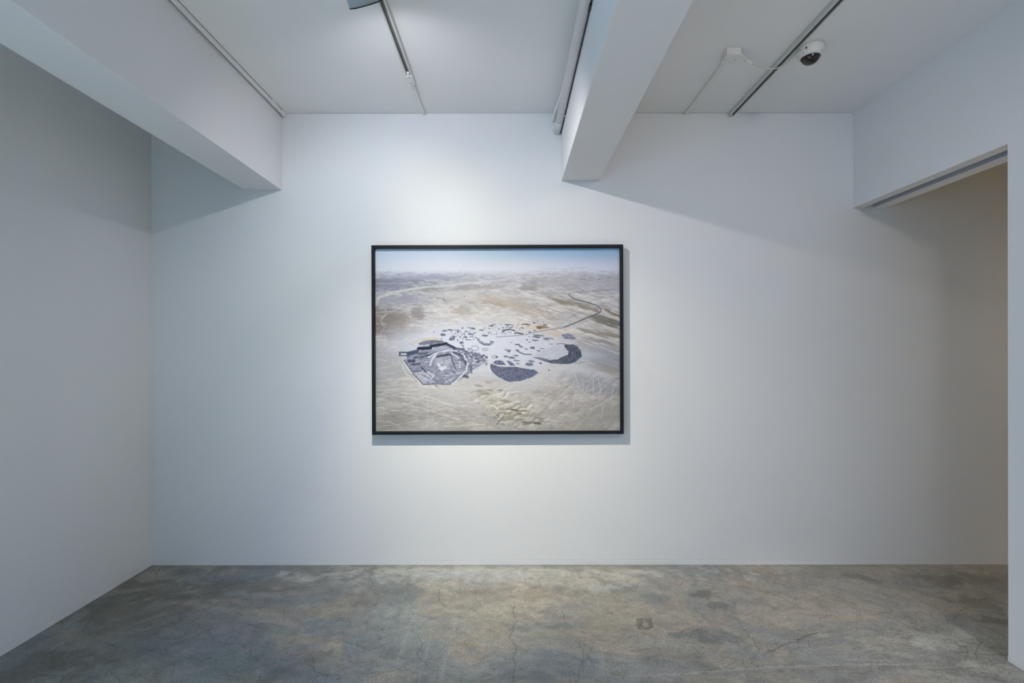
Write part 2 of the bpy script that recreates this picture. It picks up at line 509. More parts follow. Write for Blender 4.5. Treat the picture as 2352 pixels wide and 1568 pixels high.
def floor_material():
    m, nt, b = new_mat('worn_concrete')
    N = nt.nodes.new
    tc = N('ShaderNodeTexCoord')
    at = N('ShaderNodeVertexColor'); at.layer_name = 'paint'
    n1 = N('ShaderNodeTexNoise'); n1.inputs['Scale'].default_value = 90; n1.inputs['Detail'].default_value = 8
    n1.inputs['Roughness'].default_value = 0.7
    nt.links.new(tc.outputs['Object'], n1.inputs['Vector'])
    r = N('ShaderNodeMapRange'); r.inputs['From Min'].default_value = 0.3; r.inputs['From Max'].default_value = 0.7
    r.inputs['To Min'].default_value = 0.62; r.inputs['To Max'].default_value = 1.38
    nt.links.new(n1.outputs['Fac'], r.inputs['Value'])
    v = N('ShaderNodeVectorMath'); v.operation = 'SCALE'
    nt.links.new(at.outputs['Color'], v.inputs[0]); nt.links.new(r.outputs['Result'], v.inputs['Scale'])
    # fine crazing
    n3 = N('ShaderNodeTexNoise'); n3.inputs['Scale'].default_value = 5; n3.inputs['Detail'].default_value = 6
    nt.links.new(tc.outputs['Object'], n3.inputs['Vector'])
    mx = N('ShaderNodeMixRGB'); mx.blend_type = 'LINEAR_LIGHT'; mx.inputs['Fac'].default_value = 0.13
    nt.links.new(tc.outputs['Object'], mx.inputs['Color1']); nt.links.new(n3.outputs['Color'], mx.inputs['Color2'])
    vo = N('ShaderNodeTexVoronoi'); vo.feature = 'DISTANCE_TO_EDGE'; vo.inputs['Scale'].default_value = 7.5
    nt.links.new(mx.outputs['Color'], vo.inputs['Vector'])
    cr = N('ShaderNodeMapRange'); cr.inputs['From Min'].default_value = 0.0; cr.inputs['From Max'].default_value = 0.014
    cr.inputs['To Min'].default_value = 0.66; cr.inputs['To Max'].default_value = 1.0
    nt.links.new(vo.outputs['Distance'], cr.inputs['Value'])
    n4 = N('ShaderNodeTexNoise'); n4.inputs['Scale'].default_value = 2.3
    nt.links.new(tc.outputs['Object'], n4.inputs['Vector'])
    g = N('ShaderNodeMapRange'); g.inputs['From Min'].default_value = 0.42; g.inputs['From Max'].default_value = 0.62
    nt.links.new(n4.outputs['Fac'], g.inputs['Value'])
    mm = N('ShaderNodeMix'); mm.data_type = 'FLOAT'
    mm.inputs[2].default_value = 1.0
    nt.links.new(g.outputs['Result'], mm.inputs[0]); nt.links.new(cr.outputs['Result'], mm.inputs[3])
    v2 = N('ShaderNodeVectorMath'); v2.operation = 'SCALE'
    nt.links.new(v.outputs['Vector'], v2.inputs[0]); nt.links.new(mm.outputs[0], v2.inputs['Scale'])
    nt.links.new(v2.outputs['Vector'], b.inputs['Base Color'])
    n2 = N('ShaderNodeTexNoise'); n2.inputs['Scale'].default_value = 4; n2.inputs['Detail'].default_value = 6
    nt.links.new(tc.outputs['Object'], n2.inputs['Vector'])
    rr = N('ShaderNodeMapRange'); rr.inputs['To Min'].default_value = 0.26; rr.inputs['To Max'].default_value = 0.50
    nt.links.new(n2.outputs['Fac'], rr.inputs['Value'])
    nt.links.new(rr.outputs['Result'], b.inputs['Roughness'])
    b.inputs['Specular IOR Level'].default_value = 0.6
    bp = N('ShaderNodeBump'); bp.inputs['Strength'].default_value = 0.25; bp.inputs['Distance'].default_value = 0.002
    nb = N('ShaderNodeTexNoise'); nb.inputs['Scale'].default_value = 38; nb.inputs['Detail'].default_value = 9
    nb.inputs['Roughness'].default_value = 0.65
    nt.links.new(tc.outputs['Object'], nb.inputs['Vector'])
    nt.links.new(nb.outputs['Fac'], bp.inputs['Height']); nt.links.new(bp.outputs['Normal'], b.inputs['Normal'])
    return m


YF = 2.02
fine = (np.arange(XL - 0.02, 2.95, 0.0027), np.concatenate([np.arange(YF, D + 0.004, 0.0040), [D + 0.01]]))
x_end = fine[0][-1]
patches = [fine,
           (np.linspace(XL - 0.02, x_end, 150), np.linspace(YB - 0.1, YF, 190)),
           (np.linspace(x_end, XS + 0.05, 70), np.linspace(YB - 0.1, D + 0.01, 230))]
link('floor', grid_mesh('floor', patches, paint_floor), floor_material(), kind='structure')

# walls: each starts above a shadow gap and a low flush skirting
GAP0, GAP1 = 0.0305, 0.0330
b = bmesh.new()
box(b, XL - T, XS + T, D, D + T, GAP1, ZC - 0.0013)
box(b, XL - T, XS + T, D + 0.0025, D + T, ZC - 0.002, ZC + T)
box(b, XL - T, XS + T, D + 0.0025, D + T, 0, GAP1 + 0.001)
obj('wall_back', b, M_WALL, kind='structure')
b = bmesh.new()
box(b, XL - T, XL, YB, D, GAP1, ZC + T)
box(b, XL - T, XL - 0.0025, YB, D, 0, GAP1 + 0.001)
obj('wall_left', b, M_WALL, kind='structure')
# right wall: pier, head over the doorway with the slot of a sliding door
b = bmesh.new()
box(b, XR, XR2, YB, YJ, GAP1, ZC)
box(b, XR + 0.0025, XR2 - 0.0025, YB, YJ - 0.0025, 0, GAP1 + 0.001)
GX0, GX1, GD = 812 * U, 835 * U, 0.05
extrude_profile(b, [(XR, ZC), (XR, ZD), (GX0, ZD), (GX0, ZD + GD), (GX1, ZD + GD), (GX1, ZD), (XR2, ZD), (XR2, ZC)], YJ, D)
obj('wall_right', b, M_WALL, kind='structure')
b = boxm(GX0 + 0.002, GX1 - 0.002, YJ, D - 0.002, ZD + GD - 0.012, ZD + GD)
b2 = bmesh.new()
box(b, GX1 - 0.006, GX1 - 0.0005, YJ, D - 0.002, ZD + 0.001, ZD + GD - 0.006)
obj('trim_1', b, M_GROOVE, kind='structure', label='grey metal lining of the sliding door slot in the doorway head')
obj('wall_side_room', boxm(XS, XS + T, YB, D, 0, ZC), M_WALL, kind='structure')
# front of the gallery behind the camera, with a wide window opening
b = bmesh.new()
box(b, XL - T, -2.15, YB - T, YB, 0, ZC + T)
box(b, 1.15, XS + T, YB - T, YB, 0, ZC + T)
box(b, -2.15, 1.15, YB - T, YB, 0, 0.55)
box(b, -2.15, 1.15, YB - T, YB, 2.9, ZC + T)
obj('wall_front', b, M_WALL, kind='structure')
b = bmesh.new()
for x0, x1 in ((-2.15, -2.10), (-0.525, -0.475), (1.10, 1.15)): box(b, x0, x1, YB - 0.10, YB - 0.05, 0.55, 2.9)
box(b, -2.10, 1.10, YB - 0.10, YB - 0.05, 0.55, 0.60); box(b, -2.10, 1.10, YB - 0.10, YB - 0.05, 2.85, 2.90)
obj('window_1', b, M_TRACK, kind='structure')

# baseboards
obj('baseboard_back', boxm(XL, XS, D - 0.0015, D + 0.0025, 0, GAP0), M_BASE, bevel=0.0012, kind='structure')
obj('baseboard_left', boxm(XL - 0.0025, XL + 0.0015, YB, D - 0.0015, 0, GAP0), M_BASE, bevel=0.0012, kind='structure')
b = bmesh.new()
box(b, XR - 0.0015, XR + 0.0025, YB, YJ - 0.0025, 0, GAP0)
box(b, XR - 0.0015, XR2 + 0.0015, YJ - 0.0025, YJ + 0.0015, 0, GAP0)
obj('baseboard_right', b, M_BASE, bevel=0.0012, kind='structure')

# ceiling and its two downstand beams
ceil = obj('ceiling', boxm(XL - T, XS + T, YB - T, D, ZC, ZC + T), M_CEIL, kind='structure')
BZ1, BZ2 = EYE + 367 * U, EYE + 387 * U
obj('beam', boxm(-610 * U, -524 * U, YB, D, BZ1, ZC + 0.01), M_BEAM, ceil, bevel=0.003)
obj('beam', boxm(118 * U, 204 * U, YB, D, BZ2, ZC + 0.01), M_BEAM, ceil, bevel=0.003)

# ------------------------------------------------------------------ the framed photograph
FL, FR_, FT, FB = 859.0, 1428.6, 565.8, 994.3          # outer edges on the wall (photo pixels)
FC = wp((FL + FR_) / 2, (FT + FB) / 2)
FW, FH, FD_ = (FR_ - FL) * U, (FB - FT) * U, 0.050
frame = thing('framed_photograph', (FC.x, D - 0.002, FC.z - FH / 2), 'large black framed aerial photograph of a pale desert quarry hung on the white wall', 'picture')
frame.rotation_euler = (0, math.radians(-0.12), 0)
FW2, RW, REC = FW / 2, 0.0195, 0.026
yb, yf = 0.0, -FD_
# four mitred rails


def rail(ax, sgn):
    bm = bmesh.new()
    if ax == 'h':
        z0, z1 = (FH, FH - RW) if sgn > 0 else (0, RW)
        pr = [(-FW2, z0), (FW2, z0), (FW2 - RW, z1), (-FW2 + RW, z1)]
    else:
        x0, x1 = sgn * FW2, sgn * (FW2 - RW)
        pr = [(x0, 0), (x0, FH), (x1, FH - RW), (x1, RW)]
    a = [bm.verts.new((x, yf, z)) for x, z in pr]
    c = [bm.verts.new((x, yb, z)) for x, z in pr]
    for i in range(4): bm.faces.new((a[i], a[(i + 1) % 4], c[(i + 1) % 4], c[i]))
    bm.faces.new(a); bm.faces.new(c[::-1])
    return bm


for ax, s in (('h', 1), ('h', -1), ('v', 1), ('v', -1)):
    obj('rail', rail(ax, s), M_FRAME, frame, bevel=0.0008)
obj('backing_board', boxm(-FW2 + RW + .0002, FW2 - RW - .0002, yf + REC + 0.003, yb - 0.004, RW + .0002, FH - RW - .0002), M_PVC, frame)

# the print, painted in photo pixel coordinates of its own surface -------------------------
PX0, PX1, PY0, PY1 = 861.5, 1425.5, 568.5, 991.0


def paint_print(gx, gy):
    """gx, gy run over the print in photo pixels; returns linear colour"""
    x, y = gx, gy
    H, W = x.shape
    col = np.zeros((H, W, 3))

    def C(c): return np.array(c, float)

    def mix(m, c):
        m_ = np.clip(m, 0, 1)[..., None]
        col[:] = col * (1 - m_) + C(c) * m_

    def local(x0, x1, y0, y1):
        i0 = max(0, int(np.searchsorted(x[0], x0))); i1 = min(W, int(np.searchsorted(x[0], x1)) + 1)
        ya = y[:, 0]
        j = np.where((ya >= y0) & (ya <= y1))[0]
        if len(j) == 0 or i1 <= i0: return None
        return slice(j[0], j[-1] + 1), slice(i0, i1)
    n1 = fbm(x / 40, y / 14, 6, 0, 0.6); n2 = fbm(x / 12, y / 3.5, 5, 1, 0.6); n3 = fbm(x / 3.0, y / 1.6, 3, 2, 0.6)
    nb = fbm(x / 90, y / 40, 4, 6)
    ang = 0.34
    xr = x * math.cos(ang) + y * math.sin(ang); yr = -x * math.sin(ang) + y * math.cos(ang)
    st = fbm(xr / 34, yr / 3.4, 5, 4, 0.6)
    ang2 = 2.45
    xq = x * math.cos(ang2) + y * math.sin(ang2); yq = -x * math.sin(ang2) + y * math.cos(ang2)
    sq = fbm(xq / 30, yq / 3.0, 5, 5, 0.6)
    # sky
    tx = sstep(900, 1400, x)[..., None]
    top = C((212, 228, 238)) * (1 - tx) + C((158, 192, 218)) * tx
    hor = C((238, 238, 240)) * (1 - tx) + C((218, 220, 228)) * tx
    ty = sstep(566, 616, y)[..., None]
    sky = top * (1 - ty) + hor * ty
    # ground base
    g0 = C((194, 190, 184)); g1 = C((178, 173, 163))
    tg = sstep(700, 990, y)[..., None]
    gnd = g0 * (1 - tg) + g1 * tg
    gnd = gnd * (1 + ((n1 - 0.5) * 0.30 + (n2 - 0.5) * 0.27 + (n3 - 0.5) * 0.05))[..., None]
    far = sstep(700, 622, y)[..., None]
    gnd = gnd * (1 - far * 0.75) + (C((190, 191, 198)) * (1 + (n2 - 0.5) * 0.34 + (n1 - 0.5) * 0.2)[..., None]) * far * 0.75
    hz = sstep(640, 614, y)[..., None]
    gnd = gnd * (1 - hz) + hor * hz
    edge = sstep(612, 622, y + (n1 - 0.5) * 3)[..., None]
    col[:] = sky * (1 - edge) + gnd * edge

    def blob(cx, cy, rx, ry, c, s=1.0, rough=0.6, ang=0.0, soft=0.5, tex=None):
        R = max(rx, ry) * 1.7
        L = local(cx - R, cx + R, cy - R, cy + R)
        if L is None: return
        dx, dy = x[L] - cx, y[L] - cy
        ca, sa = math.cos(ang), math.sin(ang)
        u_, v_ = (dx * ca + dy * sa) / rx, (-dx * sa + dy * ca) / ry
        d = np.sqrt(u_ * u_ + v_ * v_) + ((tex if tex is not None else n2)[L] - 0.5) * rough * 2
        m = sstep(1 + soft / 2, 1 - soft / 2, d) * s
        col[L] = col[L] * (1 - m[..., None]) + C(c) * m[..., None]

    def line(pts, wd, c, s=1.0, wob=0.0, fade=0.0, w1=None, modn=None, dash=0.0):
        if wob:
            rs = random.Random(int(pts[0][0] * 13 + pts[-1][1] * 7))
            P = []
            for a, b_ in zip(pts, pts[1:]):
                n = max(1, int(math.hypot(b_[0] - a[0], b_[1] - a[1]) / 6))
                for i in range(n):
                    t = i / n
                    P.append((a[0] + (b_[0] - a[0]) * t + rs.uniform(-wob, wob), a[1] + (b_[1] - a[1]) * t + rs.uniform(-wob, wob)))
            P.append(pts[-1]); pts = P
        N_ = len(pts) - 1
        xs = [p[0] for p in pts]; ys = [p[1] for p in pts]
        mw = max(wd, w1 or wd)
        L = local(min(xs) - mw - 2, max(xs) + mw + 2, min(ys) - mw - 2, max(ys) + mw + 2)
        if L is None: return
        X, Y = x[L], y[L]
        if wob and wd > 2.1:
            jw = min(1.7, wd * .3)
            X = X + (fbm(X / 4.5, Y / 3.5, 3, 41, .6) - .5) * jw * 2; Y = Y + (fbm(X / 4.5, Y / 3.5, 3, 42, .6) - .5) * jw * 1.5
        best = np.zeros(X.shape)
        for i in range(N_):
            (ax, ay), (bx, by) = pts[i], pts[i + 1]
            ww = wd + ((w1 or wd) - wd) * (i / max(1, N_ - 1))
            dx, dy = bx - ax, by - ay
            t = np.clip(((X - ax) * dx + (Y - ay) * dy) / (dx * dx + dy * dy + 1e-9), 0, 1)
            d = np.hypot(X - ax - t * dx, Y - ay - t * dy)
            best = np.maximum(best, np.clip((ww / 2 + 0.5 - d), 0, 1) * min(1.0, ww))
        m = best * s
        if modn is not None: m = m * (.35 + .65 * sstep(0.5 - modn, 0.5 + 0.12, n2[L]))
        if dash: m = m * sstep(dash, dash + 0.12, n3[L])
        cc = np.ones(X.shape + (3,)) * C(c)
        if wob and wd > 2.1:
            cc = cc * (1 + (fbm(x[L] / 3, y[L] / 2, 3, 43, .7) - .5) * .22)[..., None]
        col[L] = col[L] * (1 - m[..., None]) + cc * m[..., None]

    def poly(pts, c, s=1.0, tex=0.0, soft=0.0, speck=False, streak=None, jag=0.0):
        xs = [p[0] for p in pts]; ys = [p[1] for p in pts]
        L = local(min(xs) - 4, max(xs) + 4, min(ys) - 4, max(ys) + 4)
        if L is None: return
        X, Y = x[L], y[L]
        if jag:
            X = X + (fbm(X / 3, Y / 3, 3, 12) - 0.5) * jag; Y = Y + (fbm(X / 3, Y / 3, 3, 13) - 0.5) * jag
        m = np.zeros(X.shape)
        for ox, oy in ((-.3, -.3), (.3, -.3), (-.3, .3), (.3, .3)):
            m += poly_mask(X + ox, Y + oy, pts) / 4
        cc = np.ones(X.shape + (3,)) * C(c)
        if tex:
            cc = cc * .93
            hh = lambda a_, b_: fbm(a_ / 6, b_ / 3, 5, 21, 0.68)
            cc = cc * (1 + (hh(X, Y) - 0.5) * tex * .7 + np.clip((hh(X + 1.0, Y + .9) - hh(X, Y)) * tex * 2.0, -.3, .2))[..., None]
        if streak is not None: cc = cc * (1 + (fbm(X / 1.6, Y / 7, 3, 22) - 0.5) * streak)[..., None]
        if speck:
            sp = _LAT[(X / 1.2).astype(int) & 255, (Y / 1.05).astype(int) & 255]
            cc = cc * (0.74 + 0.75 * sp ** 1.6)[..., None]
        m = m[..., None] * s
        col[L] = col[L] * (1 - m) + cc * m

    TA = lambda p: [(840 + a / 6.534, 540 + b_ / 6.534) for a, b_ in p]
    TB = lambda p: [(1140 + a / 6.534, 540 + b_ / 6.534) for a, b_ in p]
    TC = lambda p: [(840 + a / 4.9, 720 + b_ / 4.9) for a, b_ in p]
    TD = lambda p: [(1140 + a / 4.9, 720 + b_ / 4.9) for a, b_ in p]

    def bl(T_, cx, cy, rx, ry, c, s=1.0, rough=0.6, ang=0.0, soft=0.5, tex=None):
        (px, py), = T_([(cx, cy)])
        q = 6.534 if T_ in (TA, TB) else 4.9
        blob(px, py, rx / q, ry / q, c, s, rough, ang, soft, tex)

    # broad tonal areas ---------------------------------------------------------------
    bl(TA, 250, 1330, 480, 190, (140, 130, 118), .85, .9, .05, 1.0, n1)
    bl(TA, 350, 700, 520, 100, (150, 149, 160), .85, 1.0, -.05, 1.0, n2)
    bl(TA, 330, 960, 420, 70, (165, 163, 165), .6, .9, -.05, .9, n2)
    bl(TA, 700, 590, 620, 40, (196, 198, 210), .6, .8, 0, .9, n2)
    bl(TA, 760, 1170, 120, 90, (140, 132, 132), .7, 1.1, .6, .9, n2)
    bl(TA, 700, 930, 220, 60, (164, 164, 176), .5, 1.0, .2, .9, n2)
    bl(TA, 880, 800, 260, 40, (158, 150, 142), .6, 1.0, .1, .8, n2)
    bl(TA, 1700, 770, 330, 40, (168, 162, 154), .6, 1.0, 0, .8, n2)
    bl(TA, 1100, 620, 400, 40, (168, 170, 184), .5, 1.0, -.05, .9, n2)
    bl(TA, 1430, 1130, 160, 60, (172, 164, 148), .6, .8, .1, .7, n2)
    bl(TA, 1900, 1000, 260, 40, (164, 152, 134), .6, .8, .25, .7, n2)
    bl(TA, 1500, 900, 500, 60, (210, 206, 198), .5, .8, .1, .9, n2)
    bl(TB, 500, 790, 160, 40, (160, 154, 148), .7, .7, .05, .6, n2)
    bl(TB, 1300, 700, 700, 130, (176, 172, 172), .5, .8, .05, 1.0, n2)
    bl(TB, 300, 1060, 520, 60, (176, 164, 144), .6, .7, .3, .9, st)
    mrt = sstep(1150, 1250, x) * sstep(640, 680, y) * sstep(900, 800, y)
    col[:] = col * (1 + ((st - 0.5) * 0.42 * mrt))[..., None]
    for p, wd, c, s in [([(920, 970), (1200, 1040), (1480, 1120), (1560, 1160)], 62, (138, 132, 114), .8),
                        ([(1480, 1230), (1700, 1290), (1860, 1350)], 120, (122, 118, 104), .85),
                        ([(1640, 1120), (1750, 1170), (1860, 1210)], 50, (128, 122, 106), .8),
                        ([(1260, 1410), (1500, 1470), (1850, 1530)], 55, (138, 132, 116), .75),
                        ([(1300, 1560), (1600, 1600), (1850, 1700)], 60, (146, 142, 130), .6)]:
        for (a, b_), (a2, b2_) in zip(p, p[1:]):
            ang_ = math.atan2(b2_ - b_, a2 - a); ln = math.hypot(a2 - a, b2_ - b_)
            bl(TB, (a + a2) / 2, (b_ + b2_) / 2, ln * .62, wd * .6, c, s, .9, ang_, .9, st)
    bl(TD, 560, 200, 330, 50, (204, 184, 156), .7, .6, .15, 1.1, n1)
    bl(TD, 900, 330, 300, 40, (176, 164, 140), .5, .7, .3, 1.0, st)
    bl(TD, 1220, 480, 300, 110, (154, 158, 162), .75, .7, .3, 1.0, st)
    bl(TD, 1150, 610, 330, 40, (150, 148, 140), .6, .9, .2, .9, st)
    # bright dust round the workings
    blob(1130, 802, 175, 60, (201, 205, 214), .8, .55, 0, 1.4, n1)
    blob(1010, 790, 110, 50, (208, 210, 216), .55, .6, .1, .9, n1)
    blob(1220, 805, 115, 42, (200, 204, 213), .6, .6, .1, 1.3, n1)
    blob(1060, 905, 130, 30, (200, 197, 193), .6, .6, .1, 1.0, n1)
    bl(TD, 420, 760, 420, 110, (200, 199, 198), .6, .7, -.3, 1.0, sq)
    bl(TD, 1020, 660, 300, 60, (198, 200, 204), .6, .7, .35, .9, st)
    bl(TD, 1080, 800, 320, 90, (158, 160, 164), .65, .6, .25, .9, sq)
    mrb = sstep(1180, 1260, x) * sstep(850, 880, y)
    col[:] = col * (1 + ((sq - 0.5) * 0.24 * mrb))[..., None]
    bl(TD, 1150, 1180, 420, 160, (168, 163, 150), .6, .5, -.4, 1.0, sq)
    bl(TC, 250, 1250, 300, 110, (150, 142, 130), .6, .6, .1, 1.0, n1)
    bl(TC, 230, 600, 240, 160, (178, 176, 174), .6, .5, 0, 1.0, n1)
    # old river bed and dirt tracks
    line(TA([(140, 990), (200, 915), (400, 850), (650, 800), (900, 765)]), 7, (216, 213, 206), .95, .3, w1=5)
    line(TA([(900, 765), (1200, 745), (1500, 715), (1800, 690), (2090, 655), (2400, 620), (2800, 592)]), 5, (214, 212, 208), .85, .3, w1=2)
    line(TA([(150, 925), (160, 1000), (145, 1040)]), 4, (212, 208, 200), .7, .4)
    line(TA([(140, 712), (400, 708), (720, 706)]), 1.4, (205, 205, 212), .7)
    line(TA([(140, 628), (320, 618), (600, 590), (800, 560)]), 1.2, (208, 208, 216), .6)
    line(TA([(380, 690), (700, 640), (1000, 590), (1200, 575)]), 1.2, (200, 202, 210), .5)
    for p in [[(520, 770), (515, 830)], [(960, 805), (1080, 850), (1140, 870)], [(840, 860), (1010, 890)], [(150, 850), (250, 845)],
              [(870, 640), (940, 700), (960, 760)], [(1270, 640), (1700, 610)], [(1230, 1140), (1340, 1080), (1440, 1010), (1500, 1010), (1700, 1120)],
              [(1230, 1140), (1380, 1240), (1500, 1300)], [(1840, 1020), (2050, 1080)], [(1560, 820), (1840, 780)]]:
        line(TA(p), 1.4, (218, 215, 208), .65, .4)
    for p in [[(280, 1085), (300, 1140), (250, 1230), (210, 1280), (300, 1335), (230, 1450), (215, 1500)], [(340, 1150), (270, 1210), (215, 1240)],
              [(210, 1290), (270, 1350), (150, 1310)], [(140, 1150), (400, 1130), (650, 1165)], [(220, 1080), (300, 1110)], [(870, 1330), (940, 1460), (1000, 1560)],
              [(880, 1280), (870, 1350)], [(400, 1130), (500, 1100)]]:
        line(TA(p), 1.5, (216, 210, 200), .8, .4, modn=.22)
    rs = random.Random(3)
    for i in range(60):
        a, b_ = rs.uniform(140, 850), rs.uniform(1120, 1470)
        l_ = rs.uniform(60, 260)
        line(TA([(a, b_), (a + l_, b_ + l_ * rs.uniform(-.06, .14))]), .8, rs.choice([(196, 186, 170), (134, 124, 112), (190, 182, 168)]), rs.uniform(.25, .55), .3)
    for p, wd in [([(200, 230), (240, 330), (150, 400), (110, 460)], 1.6), ([(240, 340), (380, 415)], 1.5), ([(170, 240), (150, 340), (110, 380)], 1.2),
                  ([(110, 290), (250, 350), (300, 330)], 1.2), ([(150, 400), (200, 470), (260, 480)], 1.3), ([(110, 500), (250, 540), (420, 590)], 1.2),
                  ([(110, 970), (400, 895), (620, 840)], 1.8), ([(110, 960), (350, 1000), (600, 1062), (850, 1140), (1100, 1222), (1300, 1262), (1420, 1295)], 2.0),
                  ([(110, 905), (350, 930), (600, 960), (850, 1005), (960, 1035)], 1.6), ([(110, 1140), (300, 1100), (480, 1085), (700, 1100), (1000, 1060)], 1.3),
                  ([(110, 860), (400, 852), (650, 850)], 1.5), ([(110, 1212), (250, 1217), (350, 1262), (420, 1322)], 2.0), ([(350, 1262), (600, 1205), (900, 1185)], 1.4),
                  ([(200, 1322), (600, 1300), (1000, 1272), (1350, 1252)], 1.5), ([(500, 1012), (620, 950), (700, 930), (850, 992)], 1.5),
                  ([(690, 940), (685, 1300)], 1.3), ([(110, 985), (180, 1062), (240, 1130)], 1.8), ([(150, 1052), (400, 1110), (600, 1152), (900, 1182)], 1.2),
                  ([(450, 890), (445, 1000)], 1.2), ([(110, 755), (300, 738), (500, 722)], 1.3), ([(110, 620), (350, 575)], 1.3),
                  ([(700, 940), (1000, 1042), (1200, 1052)], 1.4), ([(850, 1000), (700, 930), (500, 900)], 1.2), ([(360, 1090), (480, 1085), (540, 1120)], 1.3),
                  ([(110, 830), (420, 800), (560, 810)], 1.0), ([(600, 1300), (800, 1240), (1100, 1225)], 1.3), ([(110, 1280), (400, 1240)], 1.0),
                  ([(1000, 1145), (1350, 1165)], 1.2), ([(800, 1030), (910, 1020), (1100, 1040)], 1.2), ([(400, 570), (430, 650), (520, 740), (590, 810), (700, 840)], 2.2)]:
        line(TC(p), wd * 0.85, (224, 219, 210), .85, .35, modn=.22)
    for i in range(170):
        a, b_ = rs.uniform(110, 1250), rs.uniform(840, 1320)
        l_ = rs.uniform(80, 330); sl = rs.uniform(-.16, .20)
        line(TC([(a, b_), (a + l_ * .5, b_ + l_ * sl * .5 + rs.uniform(-6, 6)), (a + l_, b_ + l_ * sl)]), .8,
             rs.choice([(206, 200, 190), (150, 142, 130), (208, 202, 192)]), rs.uniform(.2, .5), .3)
    for i in range(40):
        a, b_ = rs.uniform(110, 480), rs.uniform(240, 820)
        l_ = rs.uniform(80, 250); sl = rs.uniform(-.25, .25)
        line(TC([(a, b_), (a + l_, b_ + l_ * sl)]), .8, rs.choice([(208, 204, 198), (160, 158, 154)]), rs.uniform(.2, .45), .3)
    # the pit ---------------------------------------------------------------------------
    line(TC([(420, 520), (470, 610), (560, 730), (640, 815), (800, 835)]), 4.5, (216, 210, 202), .8, .4)
    pit = [(370, 425), (470, 425), (575, 400), (580, 375), (720, 350), (905, 325), (1010, 375), (1130, 420), (1270, 450), (1360, 520), (1300, 580),
           (1200, 640), (1140, 700), (1040, 760), (960, 805), (880, 800), (800, 790), (640, 800), (560, 700), (510, 655), (470, 590), (420, 520),
           (470, 500), (460, 475), (370, 475)]
    poly(TC(pit), (146, 150, 164), .92, .75, jag=2.0)
    poly(TC([(390, 440), (455, 440), (455, 462), (390, 462)]), (206, 208, 216), .9)
    poly(TC([(730, 380), (900, 350), (1000, 400), (930, 410), (760, 420)]), (176, 180, 192), .8, .4)
    poly(TC([(540, 665), (650, 655), (720, 700), (780, 785), (650, 795), (600, 740)]), (196, 196, 204), .9, .25)
    poly(TC([(780, 500), (950, 480), (970, 560), (930, 620), (850, 640), (770, 560)]), (186, 188, 196), .75, .5)
    for p, wd, c in [([(378, 432), (470, 436), (520, 430)], 3.6, (78, 84, 100)), ([(375, 468), (462, 470), (470, 495)], 2.6, (90, 96, 110)),
                     ([(374, 432), (374, 470)], 2.6, (80, 86, 100)), ([(480, 450), (570, 425)], 9, (70, 78, 96)),
                     ([(592, 390), (725, 384)], 7.2, (30, 37, 50)), ([(735, 362), (830, 350), (905, 336)], 6.6, (32, 38, 51)),
                     ([(905, 338), (960, 365), (1005, 390)], 6.0, (50, 56, 74)), ([(1005, 388), (1080, 400), (1135, 430)], 4, (84, 90, 110)),
                     ([(540, 492), (620, 488), (700, 468), (780, 440), (850, 425)], 4.4, (72, 78, 92)), ([(600, 450), (680, 445)], 6, (92, 98, 112)),
                     ([(795, 478), (870, 470), (948, 460)], 4.4, (66, 72, 86)), ([(960, 450), (975, 540), (1010, 620)], 2.6, (84, 90, 104)),
                     ([(985, 432), (1060, 462), (1100, 520), (1130, 572)], 4.2, (76, 82, 98)), ([(1120, 530), (1140, 575)], 4, (76, 82, 98)),
                     ([(425, 522), (480, 600), (520, 655), (600, 645)], 2.4, (92, 98, 110)), ([(522, 675), (590, 742), (640, 800), (780, 792), (800, 832)], 2.3, (96, 100, 108)),
                     ([(480, 532), (540, 530)], 6, (66, 70, 84)), ([(512, 572), (600, 562)], 5, (88, 90, 100)), ([(625, 612), (660, 648)], 4, (62, 66, 78)),
                     ([(620, 690), (740, 745), (800, 760)], 2, (120, 124, 134)), ([(1100, 700), (1140, 715)], 7, (86, 90, 102)), ([(1180, 600), (1190, 660)], 6, (96, 100, 112)),
                     ([(980, 660), (1000, 680)], 5, (100, 104, 114)), ([(800, 790), (880, 800), (960, 795)], 2.2, (110, 114, 124))]:
        line(TC(p), wd, c, .92, .45)
    for p, wd, c in [([(700, 492), (760, 455), (820, 430), (930, 412), (1060, 420), (1110, 480), (1150, 560), (1130, 640), (1050, 730), (970, 798)], 3.3, (216, 219, 228)),
                     ([(720, 575), (740, 520), (790, 462)], 4.4, (216, 218, 226)), ([(960, 440), (1040, 495), (1060, 560), (1055, 605)], 3.0, (208, 211, 220)),
                     ([(815, 570), (850, 635), (900, 600)], 6.0, (218, 220, 226)), ([(700, 660), (760, 700), (730, 740)], 4, (204, 206, 214)),
                     ([(860, 700), (960, 690), (1080, 660)], 2, (196, 198, 206)), ([(900, 770), (1000, 720)], 3, (206, 208, 214)),
                     ([(1200, 560), (1360, 540)], 2.2, (204, 208, 218)), ([(1200, 650), (1360, 620)], 3, (200, 202, 210)), ([(1170, 700), (1380, 690)], 2, (196, 196, 204)),
                     ([(1100, 470), (1250, 530)], 2.5, (204, 208, 216))]:
        line(TC(p), wd, c, .85, .45)
    for i in range(150):                          # tipped rubble east of the pit
        a = rs.uniform(1040, 1370); b_ = 380 + (a - 1040) * .42 + rs.uniform(-45, 150 - (a - 1040) * .25)
        q = rs.uniform(3, 11)
        bl(TC, a, b_, q * 1.6, q * .7, rs.choice([(76, 82, 100), (104, 110, 126), (140, 144, 156), (60, 66, 82)]), .75, .3, .4, .4, n3)
